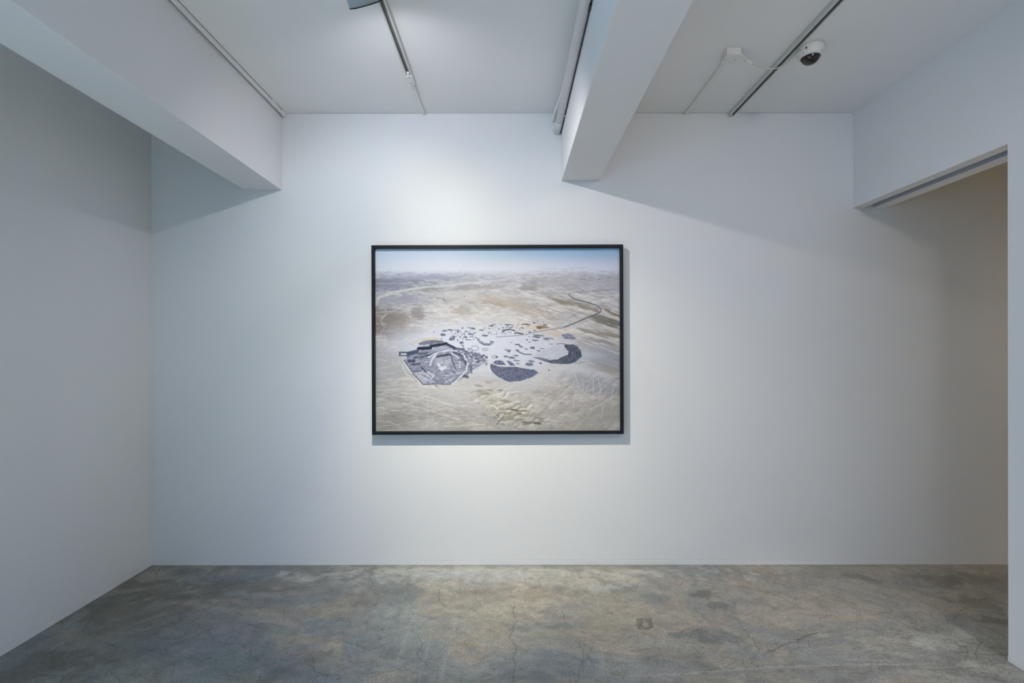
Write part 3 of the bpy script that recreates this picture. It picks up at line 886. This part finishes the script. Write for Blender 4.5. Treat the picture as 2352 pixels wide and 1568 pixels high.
    for i in range(90):                           # rough ground inside the pit
        a = rs.uniform(560, 1080); b_ = rs.uniform(480, 780)
        q = rs.uniform(4, 14)
        bl(TC, a, b_, q * 1.8, q * .6, rs.choice([(110, 116, 130), (196, 198, 206), (128, 132, 146), (170, 172, 184)]), .6, .4, rs.uniform(-.3, .3), .5, n3)
    # spoil heaps and sheds above
    line(TC([(520, 345), (545, 318), (640, 288), (760, 276), (835, 290)]), 3.4, (214, 190, 150), .75, .4)
    poly(TC([(590, 332), (650, 302), (740, 292), (860, 300), (885, 318), (720, 345), (600, 352)]), (116, 120, 132), .9, .8, jag=2)
    line(TC([(1262, 282), (1290, 318), (1340, 345), (1400, 345), (1436, 322)]), 6, (128, 134, 150), .85, .3)
    line(TC([(1300, 330), (1350, 352), (1400, 350)]), 2.5, (92, 100, 118), .8, .3)
    for cx, cy, rx, ry in [(1230, 388, 42, 26), (1455, 488, 34, 14), (1345, 402, 32, 12)]:
        pts = [(cx + rx * math.cos(t_ * .52), cy + ry * math.sin(t_ * .52)) for t_ in range(13)]
        line(TC(pts), 1.7, (112, 118, 132), .7, .3)
    for cx, cy, rx, ry in [(890, 190, 30, 9), (950, 180, 40, 8), (1092, 158, 12, 6), (1160, 154, 26, 4), (1212, 166, 30, 9), (1306, 184, 30, 8), (1345, 245, 36, 10),
                           (965, 285, 34, 14), (1120, 262, 26, 12), (1080, 325, 22, 16), (1036, 304, 9, 6), (1130, 194, 12, 8), (1150, 292, 34, 5), (1340, 160, 12, 5),
                           (1190, 228, 26, 8), (990, 258, 18, 14), (870, 235, 30, 14), (1240, 268, 8, 6), (1410, 312, 14, 7), (766, 202, 5, 7), (592, 282, 6, 3), (845, 282, 14, 4)]:
        bl(TC, cx, cy, rx, ry, (84, 94, 116), .85, .4, .05, .4, n3)
    for i in range(70):
        a, b_ = rs.uniform(960, 1250), rs.uniform(165, 300)
        bl(TC, a, b_, rs.uniform(4, 12), rs.uniform(3, 6), rs.choice([(50, 58, 78), (80, 90, 110), (110, 120, 140)]), .85, .3, rs.uniform(-.6, .6), .4, n3)
    for i in range(70):
        a, b_ = rs.uniform(-90, 330), rs.uniform(115, 235)
        bl(TD, a, b_, rs.uniform(4, 13), rs.uniform(2.5, 5), rs.choice([(52, 58, 74), (70, 78, 96), (96, 104, 120)]), .85, .3, rs.uniform(-.2, .3), .4, n3)
    line(TD([(70, 200), (105, 185), (150, 174)]), 2.8, (56, 64, 82), .95)
    line(TD([(150, 174), (210, 190)]), 2.2, (50, 58, 74), .95)
    line(TD([(100, 118), (200, 124)]), 1.6, (70, 78, 96), .8, .3)
    line(TD([(215, 214), (300, 228)]), 2.6, (58, 66, 82), .8, .5)
    for cx, cy, rx, ry, c in [(335, 119, 56, 9, (112, 90, 80)), (430, 102, 16, 7, (110, 88, 66)), (556, 126, 24, 7, (104, 84, 66)), (520, 150, 72, 17, (140, 120, 92)),
                              (490, 160, 30, 14, (122, 98, 66)), (468, 86, 8, 4, (110, 90, 70)), (540, 100, 9, 4, (110, 90, 70)), (362, 143, 14, 4, (120, 100, 90)),
                              (380, 208, 16, 6, (56, 64, 80)), (440, 192, 26, 4, (70, 78, 92)), (772, 152, 10, 4, (50, 54, 62))]:
        bl(TD, cx, cy, rx, ry, c, .9, .35, .05, .35, n3)
    # asphalt road
    line(TD([(0, 262), (200, 250), (320, 238), (420, 214), (560, 186), (680, 168), (770, 152)]), 1.8, (128, 136, 152), .8, w1=2.2)
    line(TB([(1030, 1379), (1180, 1322), (1370, 1240), (1520, 1185), (1575, 1150), (1590, 1125), (1570, 1090), (1520, 1052), (1400, 1012), (1300, 985), (1180, 950), (1140, 922), (1092, 880)]), 2.4, (84, 90, 104), .95, w1=1.5)
    line(TB([(1530, 1200), (1600, 1155), (1630, 1095)]), 1.2, (190, 188, 182), .5)
    line(TB([(1100, 872), (1300, 850), (1500, 832), (1860, 808)]), 1.2, (126, 132, 146), .85)
    for p in [[(230, 970), (360, 962)], [(350, 942), (380, 944)], [(500, 915), (600, 920)], [(360, 1108), (425, 1106)], [(1580, 645), (1710, 632)],
              [(700, 495), (920, 492)], [(1560, 535), (1750, 537)], [(1000, 500), (1170, 505)], [(1100, 480), (1380, 482)]]:
        line(TB(p), 1.2, (132, 136, 152), .45, .3, dash=.35)
    line(TA([(1060, 935), (1110, 930), (1190, 965)]), 2, (128, 130, 138), .7, .6)
    for T_, cx, cy in [(TA, 1482, 910), (TB, 1285, 655), (TB, 1330, 655), (TB, 1700, 632), (TB, 1560, 650), (TA, 1190, 970), (TA, 1170, 940), (TA, 1020, 1445), (TB, 770, 1135)]:
        bl(T_, cx, cy, 9, 6, (70, 76, 92), .9, .2, 0, .5, n3)
    # sorted stone fields and the crescent tip on the right
    f1 = TC([(1405, 565), (1480, 585)]) + TD([(0, 592), (90, 602), (210, 600), (330, 622), (430, 636), (480, 672), (400, 722), (290, 760), (150, 772), (60, 745)]) + TC([(1568, 750), (1500, 722), (1430, 665), (1400, 605)])
    poly(f1, (98, 104, 124), .95, .2, speck=True, jag=1.5)
    poly(TC([(1430, 552), (1470, 526), (1530, 522)]) + TD([(40, 528), (75, 535), (112, 582), (0, 575)]), (98, 104, 124), .95, .2, speck=True, jag=1.2)
    poly(TD([(118, 530), (150, 534), (190, 560), (216, 588), (160, 590), (140, 565)]), (98, 104, 124), .9, .2, speck=True)
    poly(TD([(735, 242), (770, 228), (820, 226), (860, 240), (910, 285), (860, 294), (780, 286)]), (124, 130, 148), .9, .2, speck=True, jag=1.5)
    poly(TD([(420, 478), (560, 400), (690, 358), (770, 370), (820, 430), (800, 470), (720, 512), (600, 522)]), (198, 202, 210), .8, .25)
    poly(TD([(405, 488), (520, 500), (600, 524), (690, 520), (760, 484), (812, 468), (820, 430), (768, 372), (780, 345), (870, 350), (920, 370), (960, 430),
             (970, 490), (900, 545), (830, 572), (740, 570), (640, 566), (560, 545)]), (84, 92, 104), .95, .75, streak=.6, jag=1.6)
    bl(TD, 520, 515, 90, 14, (134, 142, 154), .6, .4, .2, .5, n3)
    line(TD([(680, 345), (740, 338), (800, 352)]), 1.8, (96, 102, 118), .8, .4)
    line(TD([(230, 412), (270, 440), (320, 458), (400, 462)]), 2.4, (78, 84, 100), .85, .8)
    for cx, cy, rx, ry in [(378, 262, 10, 6), (350, 295, 13, 6), (460, 264, 50, 10), (440, 300, 40, 10), (380, 322, 14, 6), (590, 298, 12, 6), (480, 245, 60, 9), (240, 350, 34, 8),
                           (280, 372, 26, 12), (240, 412, 22, 6), (130, 412, 38, 8), (145, 430, 16, 8), (110, 484, 24, 12), (225, 474, 28, 10), (175, 498, 44, 12), (400, 540, 34, 14),
                           (375, 575, 46, 16), (503, 562, 15, 12), (598, 642, 9, 10), (230, 530, 40, 8), (245, 565, 20, 6), (410, 385, 34, 14), (340, 400, 20, 6), (5, 490, 14, 12),
                           (560, 290, 40, 8), (620, 345, 26, 5), (520, 395, 34, 4), (480, 420, 26, 8), (170, 325, 14, 4), (600, 280, 60, 6)]:
        bl(TD, cx, cy, rx, ry, rs.choice([(82, 90, 108), (104, 112, 130), (92, 100, 118)]), .8, .5, .1, .4, n3)
    line(TD([(880, 565), (960, 555), (1020, 546)]), 1.5, (140, 132, 112), .7, .3)
    # gullies
    G = (206, 208, 208)
    for p, wd in [([(890, 600), (885, 660), (900, 720), (935, 850), (900, 900), (875, 980), (870, 1065)], 1.7), ([(900, 740), (860, 800), (800, 860), (735, 925)], 1.3),
                  ([(870, 830), (790, 900), (720, 920)], 1.0), ([(970, 740), (990, 830), (965, 930)], 1.4), ([(1100, 740), (1095, 850), (1102, 930)], 1.6),
                  ([(1095, 850), (1000, 900), (960, 960)], 1.2), ([(1150, 740), (1182, 850), (1165, 960)], 1.8), ([(1182, 880), (1080, 950), (990, 1000)], 1.4),
                  ([(1320, 860), (1305, 950), (1180, 1030), (1050, 1090)], 1.7), ([(1300, 950), (1320, 1030)], 1.4), ([(1290, 960), (1275, 1020)], 1.3), ([(1270, 855), (1200, 930), (1150, 960)], 1.1),
                  ([(940, 850), (1000, 900), (1080, 950)], 1.0), ([(820, 860), (740, 900)], .9), ([(1060, 770), (1010, 890)], 1.0), ([(1220, 1040), (1200, 1120), (1190, 1200)], 1.2),
                  ([(1380, 1080), (1290, 1160)], 1.0), ([(860, 640), (800, 760), (700, 840)], 1.0), ([(960, 930), (950, 1010)], 1.0), ([(1340, 1010), (1280, 1130)], 1.0)]:
        line(TD(p), wd, G, .75, .5)
    for i in range(70):
        a, b_ = rs.uniform(620, 1380), rs.uniform(640, 1260)
        l_ = rs.uniform(40, 150); sl = rs.uniform(.5, 1.3)
        line(TD([(a, b_), (a - l_, b_ + l_ * sl)]), .8, rs.choice([(196, 194, 188), (150, 148, 142)]), rs.uniform(.15, .4), .3)
    # eroded hummocks bottom centre
    L = local(1080, 1280, 880, 985)
    X, Y = x[L], y[L]
    wx_ = (fbm(X / 26, Y / 14, 4, 31) - .5) * 34; wy_ = (fbm(X / 26, Y / 14, 4, 32) - .5) * 22
    h = lambda X_, Y_: np.abs(np.sin((X_ * .35 + Y_ * 1.0 + wy_ * 1.3) / 4.6)) * (0.4 + fbm((X_ + wx_) / 20, (Y_ + wy_) / 8, 3, 33))
    sh = h(X + 1.4, Y + 1.2) - h(X, Y)
    md = np.exp(-(((X - 1165 + (Y - 935) * -.9) / 62) ** 4 + ((Y - 938) / 40) ** 4)) * sstep(.42, .56, fbm(X / 22, Y / 14, 3, 34))
    col[L] = col[L] * (1 + np.clip(sh * 1.0, -.38, .2) * md)[..., None]
    bl(TD, 60, 1010, 260, 130, (196, 188, 164), .35, .6, .4, .9, n1)
    for p, wd in [([(20, 1060), (60, 1030), (150, 1015), (250, 985)], 2.2), ([(60, 1180), (110, 1120), (180, 1095), (300, 1120), (335, 1150)], 2.0),
                  ([(160, 1215), (250, 1172), (360, 1182), (400, 1105), (440, 1070)], 2.2), ([(240, 1300), (300, 1230), (400, 1200)], 2.0), ([(-80, 1060), (-20, 1040), (20, 1110)], 2.0),
                  ([(0, 960), (120, 940), (240, 880)], 1.8), ([(-170, 1020), (-100, 960), (20, 900)], 2.0), ([(-60, 1130), (30, 1190), (120, 1260)], 1.8), ([(600, 1180), (590, 1240), (520, 1270)], 1.6)]:
        line(TD(p), wd, (214, 208, 188), .7, .6)
    for cx, cy, rx, ry, c, s in [(210, 1092, 70, 10, (96, 90, 76), .8), (460, 1242, 56, 16, (100, 94, 80), .85), (345, 1236, 60, 12, (120, 113, 96), .75), (150, 1150, 60, 30, (162, 154, 132), .6),
                                 (100, 990, 70, 14, (148, 140, 118), .7), (60, 1075, 30, 16, (156, 148, 124), .6), (330, 1150, 60, 12, (150, 142, 122), .7), (470, 1160, 90, 10, (166, 158, 140), .6),
                                 (550, 1225, 60, 8, (140, 132, 116), .7), (160, 1190, 40, 18, (146, 138, 116), .6), (40, 865, 44, 12, (138, 132, 124), .7), (-60, 870, 50, 12, (142, 136, 128), .7),
                                 (-160, 880, 60, 16, (146, 142, 136), .7), (-190, 815, 50, 10, (150, 146, 140), .7), (-140, 905, 60, 8, (120, 114, 104), .6), (-90, 770, 60, 14, (160, 156, 154), .6),
                                 (-40, 990, 50, 12, (158, 148, 128), .6), (280, 1310, 120, 8, (158, 150, 130), .6)]:
        bl(TD, cx, cy, rx, ry, c, s, .7, .15, .8, n2)
    line(TC([(1470, 1262), (1500, 1225), (1560, 1165)]), 1.6, (118, 112, 98), .75, .3)
    line(TD([(0, 1255), (50, 1195), (110, 1120)]), 1.6, (118, 112, 98), .75, .4)
    bl(TC, 1397, 1220, 7, 6, (84, 80, 74), .9, .2, 0, .5, n3)
    col *= (1 + (n3 - .5) * .07 * sstep(615, 640, y))[..., None]
    c = np.clip(col, 0, 255) / 255.0
    lin_ = np.where(c <= 0.04045, c / 12.92, ((c + 0.055) / 1.055) ** 2.4)
    return np.clip(lin_ * np.array(PRINT_GAIN), 0, 0.9)


PRINT_GAIN = (0.825, 0.84, 0.92)
nx, ny = 620, 466
me = grid_mesh('print', [(np.linspace(PX0, PX1, nx), np.linspace(PY0, PY1, ny))], paint_print)
co = np.zeros(nx * ny * 3, np.float32); me.vertices.foreach_get('co', co); co = co.reshape(-1, 3)
pw, ph = FW2 - RW - 0.0003, FH - 2 * RW - 0.0006
new = np.zeros_like(co)
new[:, 0] = -pw + (co[:, 0] - PX0) / (PX1 - PX0) * 2 * pw
new[:, 1] = yf + REC
new[:, 2] = RW + 0.0003 + (PY1 - co[:, 1]) / (PY1 - PY0) * ph
me.vertices.foreach_set('co', new.ravel()); me.update()
m_print, nt, bs = new_mat('photographic_print')
vc = nt.nodes.new('ShaderNodeVertexColor'); vc.layer_name = 'paint'
nt.links.new(vc.outputs['Color'], bs.inputs['Base Color'])
bs.inputs['Roughness'].default_value = 0.55
bs.inputs['Specular IOR Level'].default_value = 0.12
link('print', me, m_print, frame, label='flat aerial colour print of a grey quarry in a pale desert under a hazy blue sky')

# ------------------------------------------------------------------ lighting tracks


def track_mesh(xc, y0, y1, h=0.026, wd=0.036, slot=0.0195, off=(0, 0, 0), so=0.0):
    a, s, d = wd / 2, slot / 2, 0.017
    zc = ZC
    return extrude_profile(bmesh.new(), [(xc - a, zc), (xc - a, zc - h + .0015), (xc - a + .0015, zc - h), (xc + so - s, zc - h), (xc + so - s, zc - h + d),
                                         (xc + so + s, zc - h + d), (xc + so + s, zc - h), (xc + a - .0015, zc - h), (xc + a, zc - h + .0015), (xc + a, zc)], y0, y1, off)


def slot_mesh(xc, y0, y1, h=0.026, slot=0.0195, off=(0, 0, 0)):
    bm = bmesh.new()
    s = slot / 2 - 0.0004
    box(bm, xc - s, xc + s, y0, y1, ZC - h + 0.0145, ZC - h + 0.0165, off)
    box(bm, xc - s, xc - s + .003, y0, y1, ZC - h + 0.004, ZC - h + 0.0145, off)
    box(bm, xc + s - .003, xc + s, y0, y1, ZC - h + 0.004, ZC - h + 0.0145, off)
    return bm


XC = -197 * U
YE0, YE1 = D / 1.178, D / 1.142
org = (XC, YB + 0.6, ZC)
t = thing('lighting_track', org, 'pale grey lighting track with a dark slot carrying the spotlight, over the picture', 'track')
obj('rail', track_mesh(XC, YB + 0.6, YE0, off=org), M_TRACK, t)
obj('conductor_slot', slot_mesh(XC, YB + 0.6, YE0 - 0.03, off=org), M_SLOT, t, label='dark inside of the slot')
b = bmesh.new()
box(b, XC - .018, XC + .018, YE0, YE1, ZC - .030, ZC, org)
box(b, XC - .0065, XC + .0065, YE0 - .03, YE0, ZC - .029, ZC - .018, org)
ef = obj('end_feed', b, M_PIPE, t, bevel=0.002, label='white end feed block')
for yy in (YE0 + .012, YE1 - .016):
    obj('screw', lathe(bmesh.new(), [(0, -.0012), (.0034, -.0012), (.0034, .001), (0, .001)], 12, Matrix.Translation((XC - org[0], yy - org[1], ZC - .030 - org[2]))), M_SCREW, ef)
# white trunking from the end feed to the wall
c0 = (XC, YE1, ZC)
t = thing('wire_trunking', c0, 'short thin white trunking between the end of the middle track and the wall', 'conduit')
obj('trunking_channel', boxm(XC - .0075, XC + .0075, YE1, D, ZC - .013, ZC, off=c0), M_PVC, t, bevel=.002)
obj('coupler', boxm(XC - .0095, XC + .0095, D - .115, D - .001, ZC - .0155, ZC, off=c0), M_PVC, t, bevel=.002)

XT = 506.5 * U
org = (XT, YB + 0.6, ZC)
t = thing('lighting_track', org, 'long empty grey lighting track running to the wall beside the dome camera', 'track')
obj('rail', track_mesh(XT, YB + 0.6, D - .002, off=org, so=.0036), M_TRACK, t)
obj('conductor_slot', slot_mesh(XT + .0036, YB + 0.6, D - .012, off=org), M_SLOT, t, label='dark inside of the slot')
obj('end_cap', boxm(XT - .019, XT + .019, D - .010, D - .0005, ZC - .028, ZC, off=org), M_TRACK, t, bevel=.001)

# ------------------------------------------------------------------ the spotlight
sp = thing('track_spotlight', (XC, HEAD.y - 0.05, ZC - 0.0275), 'silver cylindrical spotlight hanging from the middle track at the top of the photo', 'lamp')
o0 = sp.location
R = 0.073
q = (-AX).to_track_quat('Z', 'Y').to_matrix().to_4x4()
MH = Matrix.Translation(HEAD - o0) @ q
b = lathe(bmesh.new(), [(R - .004, 0.005), (R, .0035), (R, .112), (R - .010, .124), (0.02, .126), (0, .126)], 64, MH)
body = obj('lamp_housing', b, M_HEAD, sp, smooth=False)
for p in body.data.polygons: p.use_smooth = len(p.vertices) == 4 and p.area > 1e-5
b = lathe(bmesh.new(), [(R - .006, 0.0), (R + .0005, 0.0), (R + .0005, .0035), (R - .006, .0035), (R - .006, 0.0)], 64, MH)
obj('front_ring', b, M_BLACK, body, label='thin black ring round the lamp mouth')
b = lathe(bmesh.new(), [(R - .006, .004), (R - .012, .03), (R - .03, .07), (.018, .095), (0, .097)], 48, MH)
obj('reflector', b, mat('reflector_alu', (0.8, 0.8, 0.8), .25, metal=.9), body, smooth=True)
# the beam starts at the mouth; the bulb itself sits in the reflector
b = lathe(bmesh.new(), [(0, .055), (.012, .06), (.016, .075), (.014, .095), (0, .097)], 24, MH)
m_em, nt, bs = new_mat('glowing_bulb')
bs.inputs['Emission Color'].default_value = (1, .97, .92, 1); bs.inputs['Emission Strength'].default_value = 3.0
obj('bulb', b, m_em, body, smooth=True)
# adapter and arm
b = boxm(-.017, .017, -.055, .055, -.018, 0)
obj('track_adapter', b, M_HEAD, sp, bevel=.003)
back = HEAD - AX * 0.075 - o0
b = tube(bmesh.new(), [(0, 0, -.018), (0, 0, -.05)], .009, 14)
tube(b, [(0, 0, -.045), (back.x - R * .9, back.y, back.z + R * .4)], .007, 12)
obj('arm', b, M_HEAD, sp, smooth=True)

# ------------------------------------------------------------------ trunking along the left beam
bx = -524 * U
c0 = (-517 * U, YB + .2, ZC)
t = thing('wire_trunking', c0, 'long thin white trunking in the corner between the left beam and the ceiling', 'conduit')
x0, x1 = -519 * U, -514.5 * U
obj('trunking_channel', boxm(x0, x1, YB + .2, D - .05, ZC - .026, ZC - .003, off=c0), M_PVC, t, bevel=.002)
obj('shadow_strip', boxm(x0 + .001, x1 - .001, YB + .2, D - .05, ZC - .003, ZC, off=c0), M_SHADOW, t, label='dark strip drawn as the shadow line above the channel')  # shadow line above the channel, modelled as a dark strip
obj('coupler', boxm(x0 - .002, x1 + .002, D - .19, D - .14, ZC - .0285, ZC, off=c0), M_PVC, t, bevel=.002)
obj('end_cap', boxm(x0 - .002, x1 + .002, D - .052, D - .0005, ZC - .029, ZC, off=c0), M_PVC, t, bevel=.003)

# ------------------------------------------------------------------ pipes along the right beam
pz = EYE + 500 * U
pxc = 108 * U
c0 = Vector((pxc, YB + .2, pz))
t = thing('ceiling_pipe', c0, 'thick white painted pipe running beside the right beam into the wall', 'pipe')
obj('pipe_run', tube(bmesh.new(), [Vector((pxc, YB + .2, pz)) - c0, Vector((pxc, D - .0005, pz)) - c0], .0228, 28), M_PIPE, t, smooth=True)
obj('socket', tube(bmesh.new(), [Vector((pxc, D - .16, pz)) - c0, Vector((pxc, D - .152, pz)) - c0, Vector((pxc, D - .002, pz)) - c0], [.0228, .0238, .0236], 28), M_PIPE, t, smooth=True)
obj('clip', boxm(pxc - .032, pxc - .021, D - .96, D - .952, pz, pz + .004, off=c0), M_PIPE, t, label='tiny clip end sticking out of the pipe')
# thinner pipe above it
p2 = [Vector((111 * U, YB + .2, EYE + 531 * U)), Vector((110.5 * U, D - .55, EYE + 531 * U)), Vector((108 * U, D - .28, EYE + 531 * U)), Vector((101.5 * U, D - .12, EYE + 529 * U)), Vector((100 * U, D - .0005, EYE + 526 * U))]
c0 = p2[0].copy()
t = thing('ceiling_pipe', c0, 'thinner white pipe above the thick one, bending aside near the wall', 'pipe')
pp = [p - c0 for p in p2]
obj('pipe_run', tube(bmesh.new(), [pp[0]] + catmull(pp[1:], 6), .0130, 18), M_PIPE, t, smooth=True)
# black cable in the gap against the beam
cx = 117 * U
c0 = Vector((cx, YB + .2, EYE + 497.5 * U))
t = thing('black_cable', c0, 'thin black cable lying in the gap between thick pipe and right beam', 'cable')
obj('cable_run', tube(bmesh.new(), [Vector((cx, YB + .2 + i * .35 if i < 22 else D - .0, EYE + 497.5 * U + .0010 * math.sin(i * 1.9))) - c0 for i in range(23)], .0036, 10), M_BLACK, t, smooth=True)
obj('clip', boxm(cx - .007, cx + .004, D - .255, D - .245, EYE + 497.5 * U - .007, EYE + 497.5 * U + .007, off=c0), M_PVC, t, label='small white clip')
obj('connector', boxm(cx - .007, cx + .003, D / 1.59 - .01, D / 1.59 + .03, EYE + 497.5 * U - .008, EYE + 497.5 * U + .008, off=c0), M_BLACK, t, bevel=.001)

# ------------------------------------------------------------------ junction box, its trunking and the cable to the camera
K0, K1 = 1.277, 1.239
JX0, JX1 = 390.5 * U, 416.5 * U
JY0, JY1 = D / K0, D / K1
JH = .039
c0 = ((JX0 + JX1) / 2, (JY0 + JY1) / 2, ZC)
t = thing('junction_box', c0, 'small square white junction box on the ceiling between right beam and track', 'electrical box')
bxo = obj('box_body', boxm(JX0, JX1, JY0, JY1, ZC - JH + .006, ZC, off=c0), M_PVC, t, bevel=.002)
lid = obj('lid', boxm(JX0 - .001, JX1 + .001, JY0 - .001, JY1 + .001, ZC - JH, ZC - JH + .0052, off=c0), M_PVC, t, bevel=.0015)
for xx, yy in ((JX0 + .010, JY1 - .036), (JX1 - .014, JY1 - .036)):
    obj('screw', lathe(bmesh.new(), [(0, -.0012), (.0028, -.0012), (.0028, .001), (0, .001)], 12, Matrix.Translation((xx - c0[0], yy - c0[1], -JH))), M_SCREW, lid)
for xx in (JX0 + .021, JX1 - .019):
    kb = lathe(bmesh.new(), [(.0085, 0), (.0100, 0), (.0100, .0008), (.0085, .0008), (.0085, 0)], 24,
               Matrix.Translation((xx - c0[0], JY0 - c0[1], -.016)) @ Matrix.Rotation(math.radians(90), 4, 'X'))
    obj('knockout_ring', kb, M_PVC, bxo)
for yy in ((JY0 + JY1) / 2,):
    kb = lathe(bmesh.new(), [(.0085, 0), (.0100, 0), (.0100, .0008), (.0085, .0008), (.0085, 0)], 24,
               Matrix.Translation((JX0 - c0[0], yy - c0[1], -.016)) @ Matrix.Rotation(math.radians(-90), 4, 'Y'))
    obj('knockout_ring', kb, M_PVC, bxo)

TX = 404.5 * U
c0 = (TX, JY1, ZC)
t = thing('wire_trunking', c0, 'white trunking from the junction box to the wall, right of the right beam', 'conduit')
obj('trunking_channel', boxm(TX - .012, TX + .013, JY1 + .001, D - .215, ZC - .014, ZC, off=c0), M_PVC, t, bevel=.002)
obj('trunking_channel', boxm(TX - .012, TX + .013, D - .195, D - .0005, ZC - .014, ZC, off=c0), M_PVC, t, bevel=.002)
obj('coupler', boxm(TX - .0135, TX + .0145, D - .218, D - .192, ZC - .0158, ZC, off=c0), M_PVC, t, bevel=.001)


def ceil_pt(px, py, drop):
    """point on a level plane 'drop' below the ceiling that the photo shows at px, py"""
    hh = 543 - drop / U
    k = (VY - py) / hh
    return Vector(((px - VX) / k * U, D / k, ZC - drop))


DC = Vector((541 * U, D * (1 / 1.3075) + .063, ZC))       # centre of the dome camera
g0 = Vector((JX1 + .001, JY0 + .020, ZC - .024))
pts = [g0, g0 + Vector((.012, .004, -.001)), ceil_pt(1714, 138, .028), ceil_pt(1730, 148, .034), ceil_pt(1750, 156, .036), ceil_pt(1772, 159, .036), ceil_pt(1789, 156, .034),
       ceil_pt(1806, 146, .026), ceil_pt(1822, 131, .020), ceil_pt(1833, 122, .022), DC + Vector((-.052, .010, -.024))]
t = thing('camera_cable', g0, 'thin white cable looping under the track from junction box to dome camera', 'cable')
pts = [p - g0 for p in pts]
pc = catmull(pts, 8)
obj('cable_run', tube(bmesh.new(), pc, .0033, 12), M_CABLE, t, smooth=True)
gb = bmesh.new()
gl = []
for i in range(17):
    gl.append(.0058 if i % 2 else .0078)
tube(gb, pc[0:17], gl, 16)
obj('spiral_gland', gb, M_PVC, t, smooth=True)
tube_b = tube(bmesh.new(), pc[16:24], .0082, 16)
obj('gland_nut', tube_b, M_PVC, t, smooth=True)

# ------------------------------------------------------------------ dome camera
t = thing('dome_camera', DC, 'white security camera with a smoked black dome on the ceiling right of the track', 'camera')
shell = obj('shell', lathe(bmesh.new(), [(0, 0), (.060, 0), (.0645, -.003), (.0655, -.010), (.0640, -.0105), (.0640, -.012), (.0650, -.0125), (.063, -.030), (.058, -.046), (.053, -.053), (.0462, -.0545), (.0458, -.050), (0, -.050)], 72), M_CAM, t)
for p in shell.data.polygons: p.use_smooth = True
md = shell.modifiers.new('edge', 'EDGE_SPLIT'); md.split_angle = math.radians(35)
dp = [(.0455, -.0515)] + [(.0430 * math.cos(a), -.0545 - .033 * math.sin(a)) for a in [math.radians(d_) for d_ in range(0, 91, 9)]]
dp[-1] = (0, dp[-1][1])
obj('dome', lathe(bmesh.new(), dp, 64), M_DOME, t, smooth=True, label='glossy smoked black dome')
# cable elbow on the side, tiny marks
obj('cable_entry', tube(bmesh.new(), [(-.050, .006, -.026), (-.058, .008, -.027), (-.066, .010, -.027)], [.011, .011, .008], 18), M_CAM, t, smooth=True)
for ang, zz, sx, sz in ((222, -.026, .0040, .0050), (206, -.044, .002, .002), (300, -.044, .0050, .0016)):
    a = math.radians(ang)
    rr = .0634 if zz > -.03 else .0586
    pb = boxm(-sx, sx, -.0008, .0008, -sz, sz)
    bmesh.ops.transform(pb, matrix=Matrix.Translation((rr * math.cos(a), rr * math.sin(a), zz)) @ Matrix.Rotation(a + math.pi / 2, 4, 'Z'), verts=pb.verts[:])
    obj('mark', pb, M_SCREW, shell, label='small dark grey mark')
